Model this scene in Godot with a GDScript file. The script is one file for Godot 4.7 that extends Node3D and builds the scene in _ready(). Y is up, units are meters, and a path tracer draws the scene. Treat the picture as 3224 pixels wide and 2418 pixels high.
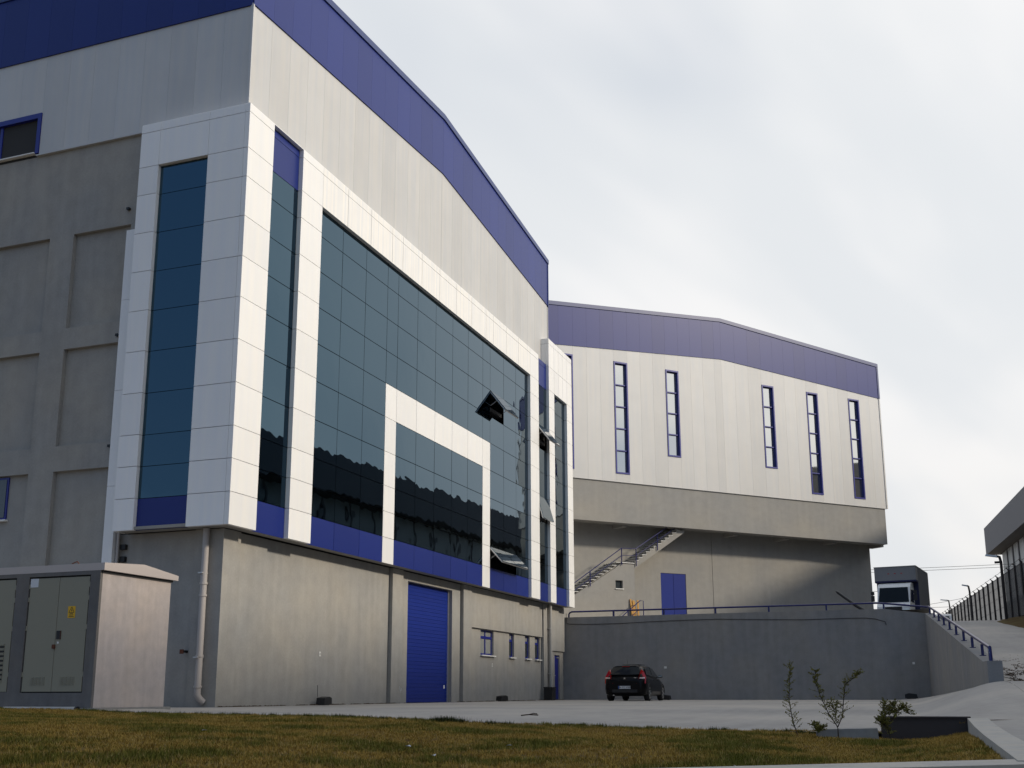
extends Node3D
# An industrial hall with a glazed office front, a second hall behind, a yard, a lawn.

var rng := RandomNumberGenerator.new()
var M := {}
var boxes := {}
var taken := {}

# ------------------------------------------------------------------ helpers
func lin(r: float, g: float, b: float, a := 1.0) -> Color:
	var c := Color(r, g, b).linear_to_srgb()
	c.a = a
	return c

func numbered(called: String) -> String:
	var k: int = taken.get(called, 0)
	taken[called] = k + 1
	return called if k == 0 else "%s_%03d" % [called, k]

func tag(o: Node3D, label := "", category := "", group := "", kind := "") -> Node3D:
	if label: o.set_meta("label", label)
	if category: o.set_meta("category", category)
	if group: o.set_meta("group", group)
	if kind: o.set_meta("kind", kind)
	return o

func thing(called: String, label: String, category: String, at := Vector3.ZERO, turn := 0.0, group := "") -> Node3D:
	var o := Node3D.new()
	o.name = numbered(called)
	add_child(o)
	o.position = at
	o.rotation.y = turn
	tag(o, label, category, group)
	return o

func node(p: Node3D, called: String, mesh: Mesh, m: Material, at := Vector3.ZERO) -> MeshInstance3D:
	var o := MeshInstance3D.new()
	o.name = called if p != self else numbered(called)
	o.mesh = mesh
	o.material_override = m
	o.position = at
	p.add_child(o, true)
	return o

func box(p: Node3D, called: String, m: Material, x0: float, x1: float, y0: float, y1: float, z0: float, z1: float) -> MeshInstance3D:
	var s := Vector3(snappedf(absf(x1 - x0), 0.0005), snappedf(absf(y1 - y0), 0.0005), snappedf(absf(z1 - z0), 0.0005))
	if not boxes.has(s):
		var b := BoxMesh.new()
		b.size = s
		boxes[s] = b
	return node(p, called, boxes[s], m, Vector3(x0 + x1, y0 + y1, z0 + z1) / 2.0)

# the same with z counted outwards from a wall whose local z points inwards
func obox(p: Node3D, called: String, m: Material, x0: float, x1: float, y0: float, y1: float, z0: float, z1: float) -> MeshInstance3D:
	return box(p, called, m, x0, x1, y0, y1, -z1, -z0)

func begin() -> SurfaceTool:
	var st := SurfaceTool.new()
	st.begin(Mesh.PRIMITIVE_TRIANGLES)
	st.set_smooth_group(-1)
	return st

func tri(st: SurfaceTool, a: Vector3, b: Vector3, c: Vector3) -> void:
	st.add_vertex(a); st.add_vertex(b); st.add_vertex(c)

func quad(st: SurfaceTool, a: Vector3, b: Vector3, c: Vector3, d: Vector3) -> void:
	tri(st, a, b, c); tri(st, a, c, d)

# a b c d run clockwise seen from outside, e f g h lie behind them
func hexa(st: SurfaceTool, v: Array) -> void:
	quad(st, v[0], v[1], v[2], v[3])
	quad(st, v[7], v[6], v[5], v[4])
	quad(st, v[0], v[4], v[5], v[1])
	quad(st, v[1], v[5], v[6], v[2])
	quad(st, v[2], v[6], v[7], v[3])
	quad(st, v[3], v[7], v[4], v[0])

func sbox(st: SurfaceTool, x0: float, x1: float, y0: float, y1: float, z0: float, z1: float) -> void:
	hexa(st, [Vector3(x0, y0, z1), Vector3(x0, y1, z1), Vector3(x1, y1, z1), Vector3(x1, y0, z1),
		Vector3(x0, y0, z0), Vector3(x0, y1, z0), Vector3(x1, y1, z0), Vector3(x1, y0, z0)])

func done(st: SurfaceTool, p: Node3D, called: String, m: Material, at := Vector3.ZERO) -> MeshInstance3D:
	st.generate_normals()
	return node(p, called, st.commit(), m, at)

# polygon in x, y pushed from z0 to z1
func prism_st(st: SurfaceTool, poly: PackedVector2Array, z0: float, z1: float) -> void:
	if not Geometry2D.is_polygon_clockwise(poly):
		poly.reverse()
	var ix := Geometry2D.triangulate_polygon(poly)
	for i in range(0, ix.size(), 3):
		var a := poly[ix[i]]; var b := poly[ix[i + 1]]; var c := poly[ix[i + 2]]
		if (b - a).cross(c - a) > 0.0:
			var t := b; b = c; c = t
		tri(st, Vector3(a.x, a.y, z1), Vector3(b.x, b.y, z1), Vector3(c.x, c.y, z1))
		tri(st, Vector3(a.x, a.y, z0), Vector3(c.x, c.y, z0), Vector3(b.x, b.y, z0))
	for i in poly.size():
		var a := poly[i]; var b := poly[(i + 1) % poly.size()]
		quad(st, Vector3(a.x, a.y, z1), Vector3(a.x, a.y, z0), Vector3(b.x, b.y, z0), Vector3(b.x, b.y, z1))

func prism(p: Node3D, called: String, m: Material, poly: PackedVector2Array, z0: float, z1: float) -> MeshInstance3D:
	var st := begin()
	prism_st(st, poly, z0, z1)
	return done(st, p, called, m)

func P2(a: Array) -> PackedVector2Array:
	var r := PackedVector2Array()
	for i in range(0, a.size(), 2):
		r.append(Vector2(a[i], a[i + 1]))
	return r

# a wall in x, y with rectangular holes [x0, x1, y0, y1], one mesh
func holed(p: Node3D, called: String, m: Material, x0: float, x1: float, y0: float, y1: float, z0: float, z1: float, holes: Array) -> MeshInstance3D:
	var xs := [x0, x1]
	for h in holes: xs += [clampf(h[0], x0, x1), clampf(h[1], x0, x1)]
	xs.sort()
	var st := begin()
	for i in xs.size() - 1:
		var a: float = xs[i]; var b: float = xs[i + 1]
		if b - a < 0.001: continue
		var y := y0
		var cuts := holes.filter(func(h): return h[0] < b - 0.0005 and h[1] > a + 0.0005)
		cuts.sort_custom(func(u, v): return u[2] < v[2])
		for h in cuts:
			if h[2] > y + 0.001: sbox(st, a, b, y, h[2], z0, z1)
			y = maxf(y, h[3])
		if y1 > y + 0.001: sbox(st, a, b, y, y1, z0, z1)
	return done(st, p, called, m)

func tube_st(st: SurfaceTool, pts: Array, radii: Array, sides: int) -> void:
	st.set_smooth_group(0)
	var rings := []
	var side := Vector3.UP
	for i in pts.size():
		var d: Vector3 = (pts[mini(i + 1, pts.size() - 1)] - pts[maxi(i - 1, 0)]).normalized()
		if i == 0:
			side = d.cross(Vector3.UP if absf(d.y) < 0.9 else Vector3.RIGHT).normalized()
		side = (side - d * side.dot(d)).normalized()
		var up := d.cross(side)
		var ring := []
		for k in sides:
			var t := TAU * k / sides
			ring.append(pts[i] + (side * cos(t) + up * sin(t)) * radii[i])
		rings.append(ring)
	for i in pts.size() - 1:
		for k in sides:
			var n := (k + 1) % sides
			quad(st, rings[i][k], rings[i][n], rings[i + 1][n], rings[i + 1][k])
	st.set_smooth_group(-1)
	for k in range(1, sides - 1):
		tri(st, rings[0][0], rings[0][k + 1], rings[0][k])
		tri(st, rings[-1][0], rings[-1][k], rings[-1][k + 1])

func tube(p: Node3D, called: String, m: Material, pts: Array, r: float, sides := 8) -> MeshInstance3D:
	var st := begin()
	var rr := []
	for i in pts.size(): rr.append(r)
	tube_st(st, pts, rr, sides)
	return done(st, p, called, m)

# ------------------------------------------------------------------ materials
func seamless(kind: int, w: int, h: int, freq: float, octaves: int, seed_: int) -> Image:
	var n := FastNoiseLite.new()
	n.noise_type = kind
	n.seed = seed_
	n.frequency = freq
	n.fractal_octaves = octaves
	return n.get_seamless_image(w, h)

# several grey noises multiplied on a colour: layers [image, strength]; streaks are noises stretched upright
func tint_texture(size: int, base: Vector3, layers: Array, warm: Vector3) -> ImageTexture:
	var data := []
	var amount := []
	for L in layers:
		var li: Image = L[0]
		li.resize(size, size, Image.INTERPOLATE_CUBIC)
		li.convert(Image.FORMAT_L8)
		data.append(li.get_data())
		amount.append(L[1] * 2.0 / 255.0)
	var mean := 1.0
	for k in amount: mean -= k * 127.5
	var curve := PackedByteArray()                       # linear to sRGB
	curve.resize(1024)
	for i in 1024: curve[i] = roundi(255.0 * Color(i / 1023.0, 0, 0).linear_to_srgb().r)
	var out := PackedByteArray()
	out.resize(size * size * 3)
	var n := layers.size()
	var d0: PackedByteArray = data[0]
	for i in size * size:
		var k := mean
		for j in n: k += data[j][i] * amount[j]
		var first := (d0[i] - 127.5) / 127.5
		out[i * 3] = curve[clampi(int(base.x * (1.0 + warm.x * first) * k * 1023.0), 0, 1023)]
		out[i * 3 + 1] = curve[clampi(int(base.y * (1.0 + warm.y * first) * k * 1023.0), 0, 1023)]
		out[i * 3 + 2] = curve[clampi(int(base.z * (1.0 + warm.z * first) * k * 1023.0), 0, 1023)]
	var im := Image.create_from_data(size, size, false, Image.FORMAT_RGB8, out)
	return ImageTexture.create_from_image(im)

func mat(key: String, c: Color, rough := 0.8, metal := 0.0, spec := 0.5) -> StandardMaterial3D:
	var m := StandardMaterial3D.new()
	m.resource_name = key
	m.albedo_color = c
	m.roughness = rough
	m.metallic = metal
	m.metallic_specular = spec
	M[key] = m
	return m

func textured(key: String, tex: Texture2D, metres: float, rough := 0.9, spec := 0.4) -> StandardMaterial3D:
	var m := mat(key, Color.WHITE, rough, 0.0, spec)
	m.albedo_texture = tex
	m.uv1_triplanar = true
	m.uv1_world_triplanar = true
	m.uv1_scale = Vector3.ONE / metres
	return m

func bump(m: StandardMaterial3D, im: Image, strength: float) -> void:
	var h := im.duplicate() as Image
	h.convert(Image.FORMAT_RGBA8)
	h.bump_map_to_normal_map(strength)
	m.normal_enabled = true
	m.normal_texture = ImageTexture.create_from_image(h)

func make_materials() -> void:
	var N := FastNoiseLite.TYPE_SIMPLEX_SMOOTH
	var plaster := func(base: Vector3, s: int, size := 512) -> ImageTexture:
		return tint_texture(size, base, [
			[seamless(N, 256, 256, 0.014, 4, s), 0.07],
			[seamless(N, 512, 48, 0.05, 4, s + 1), 0.08],
			[seamless(N, 256, 256, 0.09, 3, s + 2), 0.07],
			[seamless(N, 512, 512, 0.35, 2, s + 3), 0.06]], Vector3(0.03, 0.0, -0.05))
	textured("concrete", plaster.call(Vector3(0.305, 0.294, 0.272), 11, 1024), 13.0)
	textured("yard_wall", plaster.call(Vector3(0.262, 0.254, 0.245), 21, 1024), 11.0)
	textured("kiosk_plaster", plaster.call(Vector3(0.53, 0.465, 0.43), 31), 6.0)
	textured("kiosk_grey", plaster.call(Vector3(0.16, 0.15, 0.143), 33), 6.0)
	textured("slab", plaster.call(Vector3(0.30, 0.29, 0.27), 37), 3.0)
	textured("lot", tint_texture(1024, Vector3(0.335, 0.308, 0.275), [
		[seamless(N, 256, 256, 0.010, 5, 41), 0.22],
		[seamless(N, 48, 512, 0.06, 3, 42), 0.08],
		[seamless(N, 512, 512, 0.12, 4, 43), 0.10],
		[seamless(N, 1024, 1024, 0.45, 2, 44), 0.08]], Vector3(0.03, 0.0, -0.04)), 17.0, 0.75, 0.5)
	textured("soil", tint_texture(512, Vector3(0.11, 0.075, 0.03), [
		[seamless(N, 256, 256, 0.02, 4, 51), 0.4],
		[seamless(N, 512, 512, 0.2, 3, 52), 0.3]], Vector3(-0.2, 0.1, 0.0)), 5.0, 0.95, 0.2)
	textured("rough_kerb", plaster.call(Vector3(0.46, 0.43, 0.38), 71), 2.5)
	# painted metal cladding: faint upright streaks of rain dirt, three tones for the single sheets
	for k in 3:
		var f: float = [1.0, 0.955, 1.03][k]
		var s := textured("silver_%d" % k, tint_texture(512, Vector3(0.50, 0.497, 0.49) * f, [
			[seamless(N, 512, 24, 0.06, 4, 81 + k), 0.035],
			[seamless(N, 256, 256, 0.02, 3, 85 + k), 0.03]], Vector3(0.02, 0, -0.03)), 9.0, 0.55, 0.45)
		s.metallic = 0.12
	for k in 3:
		var f: float = [1.0, 0.93, 1.06][k]
		mat("blue_%d" % k, lin(0.010 * f, 0.022 * f, 0.160 * f), 0.36, 0.0, 0.4)
	mat("door_blue_0", lin(0.006, 0.022, 0.20), 0.55, 0.0, 0.35)
	mat("door_blue_1", lin(0.006, 0.021, 0.19), 0.55, 0.0, 0.35)
	mat("blue_flash", lin(0.022, 0.04, 0.15), 0.35)
	mat("blue_rail", lin(0.008, 0.010, 0.105), 0.3)
	mat("blue_frame", lin(0.012, 0.018, 0.20), 0.35)
	for k in 3:
		var f: float = [1.0, 0.965, 1.02][k]
		textured("white_%d" % k, tint_texture(512, Vector3(0.80, 0.795, 0.785) * f, [
			[seamless(N, 512, 20, 0.05, 4, 91 + k), 0.022],
			[seamless(N, 256, 256, 0.02, 4, 95 + k), 0.015]], Vector3(0.01, 0, -0.02)), 7.0, 0.38, 0.5)
	# header panels carry the brownish rain streaks that the photograph shows under the coping
	textured("white_streaked", tint_texture(1024, Vector3(0.78, 0.77, 0.75), [
		[seamless(N, 512, 10, 0.07, 4, 99), 0.075],
		[seamless(N, 256, 256, 0.03, 3, 98), 0.02]], Vector3(0.03, 0, -0.05)), 7.0, 0.45, 0.5)
	mat("edge_stone", lin(0.055, 0.045, 0.042), 0.9)
	mat("dark_glass", lin(0.010, 0.013, 0.015), 0.06, 0.0, 0.3)
	mat("joint", lin(0.03, 0.03, 0.03), 0.9)
	mat("dark_steel", lin(0.02, 0.02, 0.022), 0.6)
	mat("interior", lin(0.10, 0.10, 0.10), 0.9)
	var glass := mat("mirror_glass", lin(0.058, 0.108, 0.146), 0.012, 1.0, 0.5)
	var wave := seamless(N, 256, 256, 0.012, 2, 111)
	glass.uv1_triplanar = true
	glass.uv1_world_triplanar = true
	glass.uv1_scale = Vector3.ONE / 3.1
	bump(glass, wave, 1.6)
	glass.normal_scale = 0.05
	mat("window_glass", lin(0.05, 0.06, 0.065), 0.03, 0.25, 0.7)
	mat("clear_glass", lin(0.46, 0.46, 0.44), 0.04, 0.9, 0.6)
	mat("frosted", lin(0.34, 0.35, 0.33), 0.12, 0.15, 0.7)
	mat("alu", lin(0.55, 0.55, 0.55), 0.4, 0.6)
	mat("white_sill", lin(0.72, 0.71, 0.68), 0.6)
	mat("pipe", lin(0.40, 0.37, 0.35), 0.5)
	mat("pipe_grey", lin(0.36, 0.35, 0.33), 0.5)
	mat("kiosk_door", lin(0.27, 0.25, 0.185), 0.5)
	mat("kiosk_roof", lin(0.52, 0.46, 0.43), 0.85)
	mat("black", lin(0.008, 0.008, 0.009), 0.5)
	mat("rubber", lin(0.012, 0.012, 0.012), 0.85)
	mat("yellow", lin(0.75, 0.42, 0.01), 0.6)
	mat("paper", lin(0.65, 0.66, 0.68), 0.7)
	mat("rust", lin(0.12, 0.04, 0.02), 0.9)
	mat("wood_yellow", lin(0.50, 0.27, 0.07), 0.8)
	var cp := mat("car_paint", lin(0.003, 0.003, 0.004), 0.3, 0.0, 0.25)
	cp.clearcoat_enabled = true
	cp.clearcoat = 0.12
	cp.clearcoat_roughness = 0.06
	mat("car_glass", lin(0.010, 0.013, 0.014), 0.03, 0.0, 0.7)
	mat("car_plastic", lin(0.012, 0.012, 0.013), 0.6)
	mat("tail_red", lin(0.42, 0.008, 0.006), 0.12, 0.0, 0.6)
	mat("tail_clear", lin(0.75, 0.55, 0.5), 0.1, 0.2, 0.6)
	mat("rim", lin(0.55, 0.54, 0.52), 0.3, 0.7)
	mat("chrome", lin(0.8, 0.8, 0.8), 0.15, 0.9)
	mat("plate_blue", lin(0.02, 0.08, 0.32), 0.5)
	mat("truck_white", lin(0.72, 0.72, 0.70), 0.35)
	mat("truck_box", lin(0.20, 0.20, 0.205), 0.6)
	mat("truck_rib", lin(0.14, 0.125, 0.11), 0.7)
	mat("tarp_blue", lin(0.01, 0.012, 0.06), 0.7)
	mat("far_fascia", lin(0.145, 0.14, 0.145), 0.7)
	mat("far_wall", lin(0.33, 0.34, 0.33), 0.5)
	mat("fence_post", lin(0.025, 0.02, 0.02), 0.8)
	var mesh := mat("fence_mesh", lin(0.03, 0.03, 0.035, 0.55), 0.9)
	mesh.transparency = BaseMaterial3D.TRANSPARENCY_ALPHA
	mat("bark", lin(0.05, 0.032, 0.02), 0.9)
	var lf := mat("leaf", Color.WHITE, 0.7)
	lf.vertex_color_use_as_albedo = true
	lf.backlight_enabled = true
	lf.backlight = Color(0.25, 0.25, 0.12)
	var gr := mat("grass", Color.WHITE, 0.8, 0.0, 0.25)
	gr.vertex_color_use_as_albedo = true

# ------------------------------------------------------------------ light, sky, camera
func make_camera() -> void:
	var cam := Camera3D.new()
	cam.name = "camera"
	var f := 3428.7
	var pitch := 0.210943
	var yaw := 0.352567
	var roll := -0.002585
	var fwd := Vector3(cos(pitch) * cos(yaw), sin(pitch), -cos(pitch) * sin(yaw))
	var rt := fwd.cross(Vector3.UP).normalized()
	var up := rt.cross(fwd)
	var r2 := rt * cos(roll) + up * sin(roll)
	var u2 := up * cos(roll) - rt * sin(roll)
	cam.transform = Transform3D(Basis(r2, u2, -fwd), Vector3(-23.25, 0.322, 16.38))
	cam.projection = Camera3D.PROJECTION_FRUSTUM
	cam.near = 0.1
	cam.far = 3000.0
	cam.size = 0.1 * 2418.0 / f
	cam.frustum_offset = Vector2(0.1 * (1612.0 - 1613.76) / f, 0.1 * (1448.48 - 1209.0) / f)
	add_child(cam)
	cam.current = true

func make_light() -> void:
	var env := Environment.new()
	env.tonemap_mode = Environment.TONE_MAPPER_LINEAR
	env.tonemap_exposure = 1.0
	env.background_mode = Environment.BG_SKY
	env.sdfgi_enabled = true
	env.ssao_enabled = true
	env.ssil_enabled = true
	var w := 1024
	var h := 512
	var im := Image.create(w, h, false, Image.FORMAT_RGBF)
	var n1 := FastNoiseLite.new()
	n1.noise_type = FastNoiseLite.TYPE_SIMPLEX_SMOOTH
	n1.seed = 5
	n1.frequency = 0.85
	n1.fractal_octaves = 5
	n1.fractal_gain = 0.45
	var n2 := FastNoiseLite.new()
	n2.noise_type = FastNoiseLite.TYPE_SIMPLEX_SMOOTH
	n2.seed = 21
	n2.frequency = 0.8
	n2.fractal_octaves = 5
	var sun := Vector3(0.05, 0.552, 1.0).normalized()
	for y in h:
		var el := PI * (0.5 - (y + 0.5) / h)
		for x in w:
			var a := TAU * (x + 0.5) / w
			var d := Vector3(sin(a) * cos(el), sin(el), -cos(a) * cos(el))
			var up := maxf(d.y, 0.0)
			# a high sheet of cloud drawn out by the wind, thick towards the sun's side and thinning to clear blue behind
			var q := Vector3(d.x, 0.0, d.z) / (up + 0.22)
			q = Vector3(q.x * 0.55 + q.z * 0.35, 0.0, q.z * 1.15 - q.x * 0.5)
			var c := n1.get_noise_3d(q.x, 0.3, q.z) * 0.5 + 0.5
			var cover := 0.5 + 0.5 * d.dot(Vector3(0.72, 0.25, 0.65))
			c = smoothstep(-0.06, 0.56, c + (cover - 0.74) * 1.2)
			var blue := Vector3(0.155, 0.26, 0.45).lerp(Vector3(0.43, 0.53, 0.65), pow(1.0 - up, 4.0))
			var white := Vector3(0.93, 0.93, 0.935).lerp(Vector3(0.90, 0.865, 0.82), pow(1.0 - up, 7.0))
			# thicker folds of the sheet are greyer
			var fold := n2.get_noise_3d(q.x * 1.15 + 7.0, q.z * 0.35, q.z * 2.1) * 0.5 + 0.5
			white = white.lerp(Vector3(0.70, 0.745, 0.79), 0.6 * smoothstep(0.36, 0.70, fold))
			var col := blue.lerp(white, c)
			var near := maxf(d.dot(sun), 0.0)
			col *= 1.0 + 0.1 * pow(near, 2.0) + 0.9 * pow(near, 10.0)   # the glow round the sun behind thin cloud
			im.set_pixel(x, y, Color(col.x, col.y, col.z))
	var sm := PanoramaSkyMaterial.new()
	sm.panorama = ImageTexture.create_from_image(im)
	sm.energy_multiplier = 1.0
	var sky := Sky.new()
	sky.sky_material = sm
	env.sky = sky
	var we := WorldEnvironment.new()
	we.name = "world"
	we.environment = env
	add_child(we)
	var l := DirectionalLight3D.new()
	l.name = "sun"
	l.light_energy = 0.85
	l.light_color = Color(1.0, 0.95, 0.87)
	l.light_angular_distance = 4.5
	l.shadow_enabled = true
	add_child(l)
	l.look_at_from_position(Vector3.ZERO, -sun, Vector3.UP)

# ------------------------------------------------------------------ ground
func S(a: float, b: float, x: float) -> float:
	return smoothstep(a, b, x)

func zpar(x: float) -> float:                              # the line of the ramp parapet
	return 17.83 + (16.72 - 17.83) * (clampf(x, 5.0, 28.9) - 6.5) / 22.4

func base_y(x: float) -> float:                            # the yard along that line
	if x < -8.4: return -0.016 * clampf(-8.4 - x, 0.0, 8.0)
	return 0.55 * S(-8.4, 3.0, x) if x < 3.8 else maxf(0.54 - 0.0196 * (x - 3.8), 0.04)

func G(x: float, z: float) -> float:                       # the yard and the lawn
	var y := -0.17 * S(8.0, 14.6, z) * (1.0 - S(15.9, 17.2, z)) * (1.0 - S(-6.0, 6.0, x))
	var zp := zpar(x)
	y += base_y(x) * S(zp - 1.8, zp + 0.15, z)
	y += 0.06 * (1.0 - S(1.0, 4.0, z)) * (1.0 - S(-5.2, -4.0, x))
	return y

func sheet(called: String, m: Material, x0: float, x1: float, nx: int, z0: float, z1: float, nz: int, f: Callable) -> MeshInstance3D:
	var st := begin()
	st.set_smooth_group(0)
	for j in nz + 1:
		for i in nx + 1:
			var x := lerpf(x0, x1, float(i) / nx)
			var z := lerpf(z0, z1, float(j) / nz)
			var v: Vector3 = f.call(x, z)
			st.add_vertex(v)
	for j in nz:
		for i in nx:
			var a := j * (nx + 1) + i
			for k in [a, a + 1, a + nx + 2, a, a + nx + 2, a + nx + 1]: st.add_index(k)
	st.generate_normals()
	return node(self, called, st.commit(), m)

var edge := [[-60.0, -7.0], [2.25, -7.0], [5.9, -8.1], [8.3, -9.25], [9.8, -9.35], [11.2, -9.27], [12.2, -8.6], [13.8, -8.3], [15.0, -8.45], [16.9, -8.62]]

func edge_x(z: float) -> float:
	for i in edge.size() - 1:
		if z <= edge[i + 1][0]:
			return lerpf(edge[i][1], edge[i + 1][1], clampf((z - edge[i][0]) / (edge[i + 1][0] - edge[i][0]), 0, 1))
	return edge[-1][1]

func lawn_y(x: float, z: float) -> float:
	var d := edge_x(z) - x
	return G(x, z) - 0.012 - 0.05 * S(14.5, 15.6, z) - 0.03 * S(4.5, 10.0, d) - 0.07 * S(15.6, 16.6, z) * (1.0 - S(1.0, 4.0, d)) + 0.03 * S(0.2, 1.5, d) * sin(x * 1.3 + z * 0.9) * 0.5

func make_ground() -> void:
	var g := sheet("ground", M.soil, -900, 900, 2, -900, 900, 2, func(x, z): return Vector3(x, -0.75, z))
	tag(g, "", "", "", "structure")
	# the yard: a concrete apron that dips towards the saplings and climbs towards the ramp
	var lot := sheet("parking_lot", M.lot, 0, 1, 60, 0, 1, 170, func(t, q):
		var zl := 17.95 - 78.0 * pow(1.0 - q, 1.6)
		var x := lerpf(edge_x(zl), 28.95, t)
		var z := zl + (zpar(x) + 0.12 - 17.95) * S(11.0, 17.95, zl)
		return Vector3(x, G(x, z), z))
	tag(lot, "", "", "", "structure")
	var ramp := sheet("ramp_road", M.lot, -60, 39.0, 99, 0, 1, 12, func(x, t):
		var zn := zpar(x) + 0.12 if x > -8.4 else 17.06
		var y := base_y(x)
		if x > 4.0: y = lerpf(y, 0.5 + 3.45 * (x - 5.8) / 33.0, S(4.0, 8.0, x))
		if x > 33.0: y -= 0.25 * pow((x - 33.0) / 6.0, 2.0) * 0.6 * (39.0 - x) / 6.0
		return Vector3(x, y + 0.004, lerpf(zn, 26.0 if x > 4.0 else 30.0, t)))
	tag(ramp, "", "", "", "structure")
	var yard := sheet("upper_yard", M.lot, 29.2, 220, 40, -70, 16.9, 20, func(x, z): return Vector3(x, 3.95, z))
	tag(yard, "", "", "", "structure")
	var yard2 := sheet("upper_road", M.lot, 39.0, 220, 40, 16.9, 60, 10, func(x, z): return Vector3(x, 3.95, z))
	tag(yard2, "", "", "", "structure")
	# the earth bank under the fence
	var bank := sheet("bank", M.soil, -40.0, 160.0, 90, 0.0, 1.0, 6, func(x, t):
		var z: float = 19.7 - 0.077 * (x - 36.75) + t * 22.0
		var low := clampf(0.5 + 3.45 * (x - 5.8) / 33.0, 0.3, 3.95)
		return Vector3(x, low + 0.75 * S(0.0, 0.075, t) + 0.06 * S(0.0, 0.05, t) * sin(x * 2.1 + t * 9.0) - 0.12, z))
	tag(bank, "", "", "", "structure")
	var lawn := sheet("lawn", M.soil, 0, 1, 30, -60, 17.0, 160, func(t, z):
		var x := lerpf(-19.5, edge_x(z), t)
		return Vector3(x, lawn_y(x, z), z))
	tag(lawn, "", "", "", "structure")

func make_grass() -> void:
	var r2 := RandomNumberGenerator.new()
	r2.seed = 77
	var st := begin()
	for k in 11:
		var a := r2.randf() * TAU
		var o := Vector3(r2.randf_range(-0.035, 0.035), -0.008, r2.randf_range(-0.035, 0.035))
		var dir := Vector3(cos(a), 0, sin(a))
		var side := Vector3(-dir.z, 0, dir.x) * r2.randf_range(0.0014, 0.0024)
		var hh := r2.randf_range(0.018, 0.042)
		var mid := o + Vector3.UP * hh * 0.6 + dir * hh * 0.25
		var tip := o + Vector3.UP * hh + dir * hh * r2.randf_range(0.4, 0.9)
		quad(st, o - side, mid - side * 0.8, mid + side * 0.8, o + side)
		tri(st, mid - side * 0.8, tip, mid + side * 0.8)
	st.generate_normals()
	var n := FastNoiseLite.new()
	n.seed = 8
	n.frequency = 0.55
	n.fractal_octaves = 3
	var n2 := FastNoiseLite.new()
	n2.seed = 9
	n2.frequency = 2.2
	var mm := MultiMesh.new()
	mm.transform_format = MultiMesh.TRANSFORM_3D
	mm.use_colors = true
	mm.mesh = st.commit()
	var xf := []
	var cl := []
	while xf.size() < 150000:
		var z := r2.randf_range(-9.0, 16.85)
		var x := r2.randf_range(-18.2, edge_x(z) + 0.05 + 0.32 * maxf(0.0, n2.get_noise_2d(z * 0.35, 4.0)) + 0.12 * n2.get_noise_2d(z * 1.6, 9.0))
		var g := n.get_noise_2d(x, z) + 0.5 * n2.get_noise_2d(x, z)
		if r2.randf() < 0.25 - g * 0.4: continue
		var y := lawn_y(x, z) if x < edge_x(z) else G(x, z)
		var s := r2.randf_range(0.75, 1.3) * (1.0 + 0.5 * S(0.1, 0.5, g))
		if r2.randf() < 0.006: s *= 1.7
		xf.append(Transform3D(Basis(Vector3.UP, r2.randf() * TAU).scaled(Vector3(1.1, s, 1.1)), Vector3(x, y, z)))
		var c := Vector3(0.36, 0.23, 0.05).lerp(Vector3(0.135, 0.13, 0.02), S(-0.15, 0.45, g + r2.randf_range(-0.28, 0.28)))
		if r2.randf() < 0.07: c = Vector3(0.40, 0.28, 0.10)
		c *= r2.randf_range(0.7, 1.25)
		cl.append(Color(c.x, c.y, c.z))
	# tufts along the edge of the concrete
	for k in 2600:
		var z := r2.randf_range(2.0, 15.6)
		var dense: float = S(0.15, 0.4, n2.get_noise_1d(z * 3.0) + 0.1)
		if r2.randf() > dense: continue
		var x := edge_x(z) + r2.randf_range(-0.14, 0.05)
		xf.append(Transform3D(Basis(Vector3.UP, r2.randf() * TAU).scaled(Vector3(1.4, r2.randf_range(1.2, 2.6), 1.4)), Vector3(x, lawn_y(x, z), z)))
		var c := Vector3(0.06, 0.068, 0.014) * r2.randf_range(0.6, 1.4)
		cl.append(Color(c.x, c.y, c.z))
	for tf in [[-9.45, 10.35, 170, 3.4], [-9.3, 8.75, 80, 2.6], [-9.4, 11.1, 50, 2.2], [-8.3, 6.4, 40, 2.2]]:
		for k in tf[2]:
			var x: float = tf[0] + r2.randfn(0.0, 0.09)
			var z: float = tf[1] + r2.randfn(0.0, 0.11)
			xf.append(Transform3D(Basis(Vector3.UP, r2.randf() * TAU).scaled(Vector3(1.5, r2.randf_range(0.5, 1.0) * tf[3], 1.5)), Vector3(x, lawn_y(minf(x, edge_x(z)), z), z)))
			var c := Vector3(0.035, 0.042, 0.010) * r2.randf_range(0.5, 1.5)
			cl.append(Color(c.x, c.y, c.z))
	mm.instance_count = xf.size()
	for i in xf.size():
		mm.set_instance_transform(i, xf[i])
		mm.set_instance_color(i, cl[i])
	var mi := MultiMeshInstance3D.new()
	mi.name = "grass"
	mi.multimesh = mm
	mi.material_override = M.grass
	add_child(mi)
	tag(mi, "short half dry brown and green lawn grass", "grass", "", "stuff")

# ------------------------------------------------------------------ the glazed hall
const H := [4.45, 5.29, 6.14, 6.99, 8.13, 9.29, 10.44, 11.57, 12.70, 13.83, 14.67, 15.72, 15.97]
const GAP := 0.008

func white() -> Material:
	return M["white_%d" % [0, 0, 0, 1, 2][rng.randi() % 5]]

func pane(p: Node3D, called: String, m: Material, x0: float, x1: float, y0: float, y1: float, z: float, d := 0.03) -> MeshInstance3D:
	return box(p, called, m, x0 + GAP, x1 - GAP, y0 + GAP, y1 - GAP, z - d, z)

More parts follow.
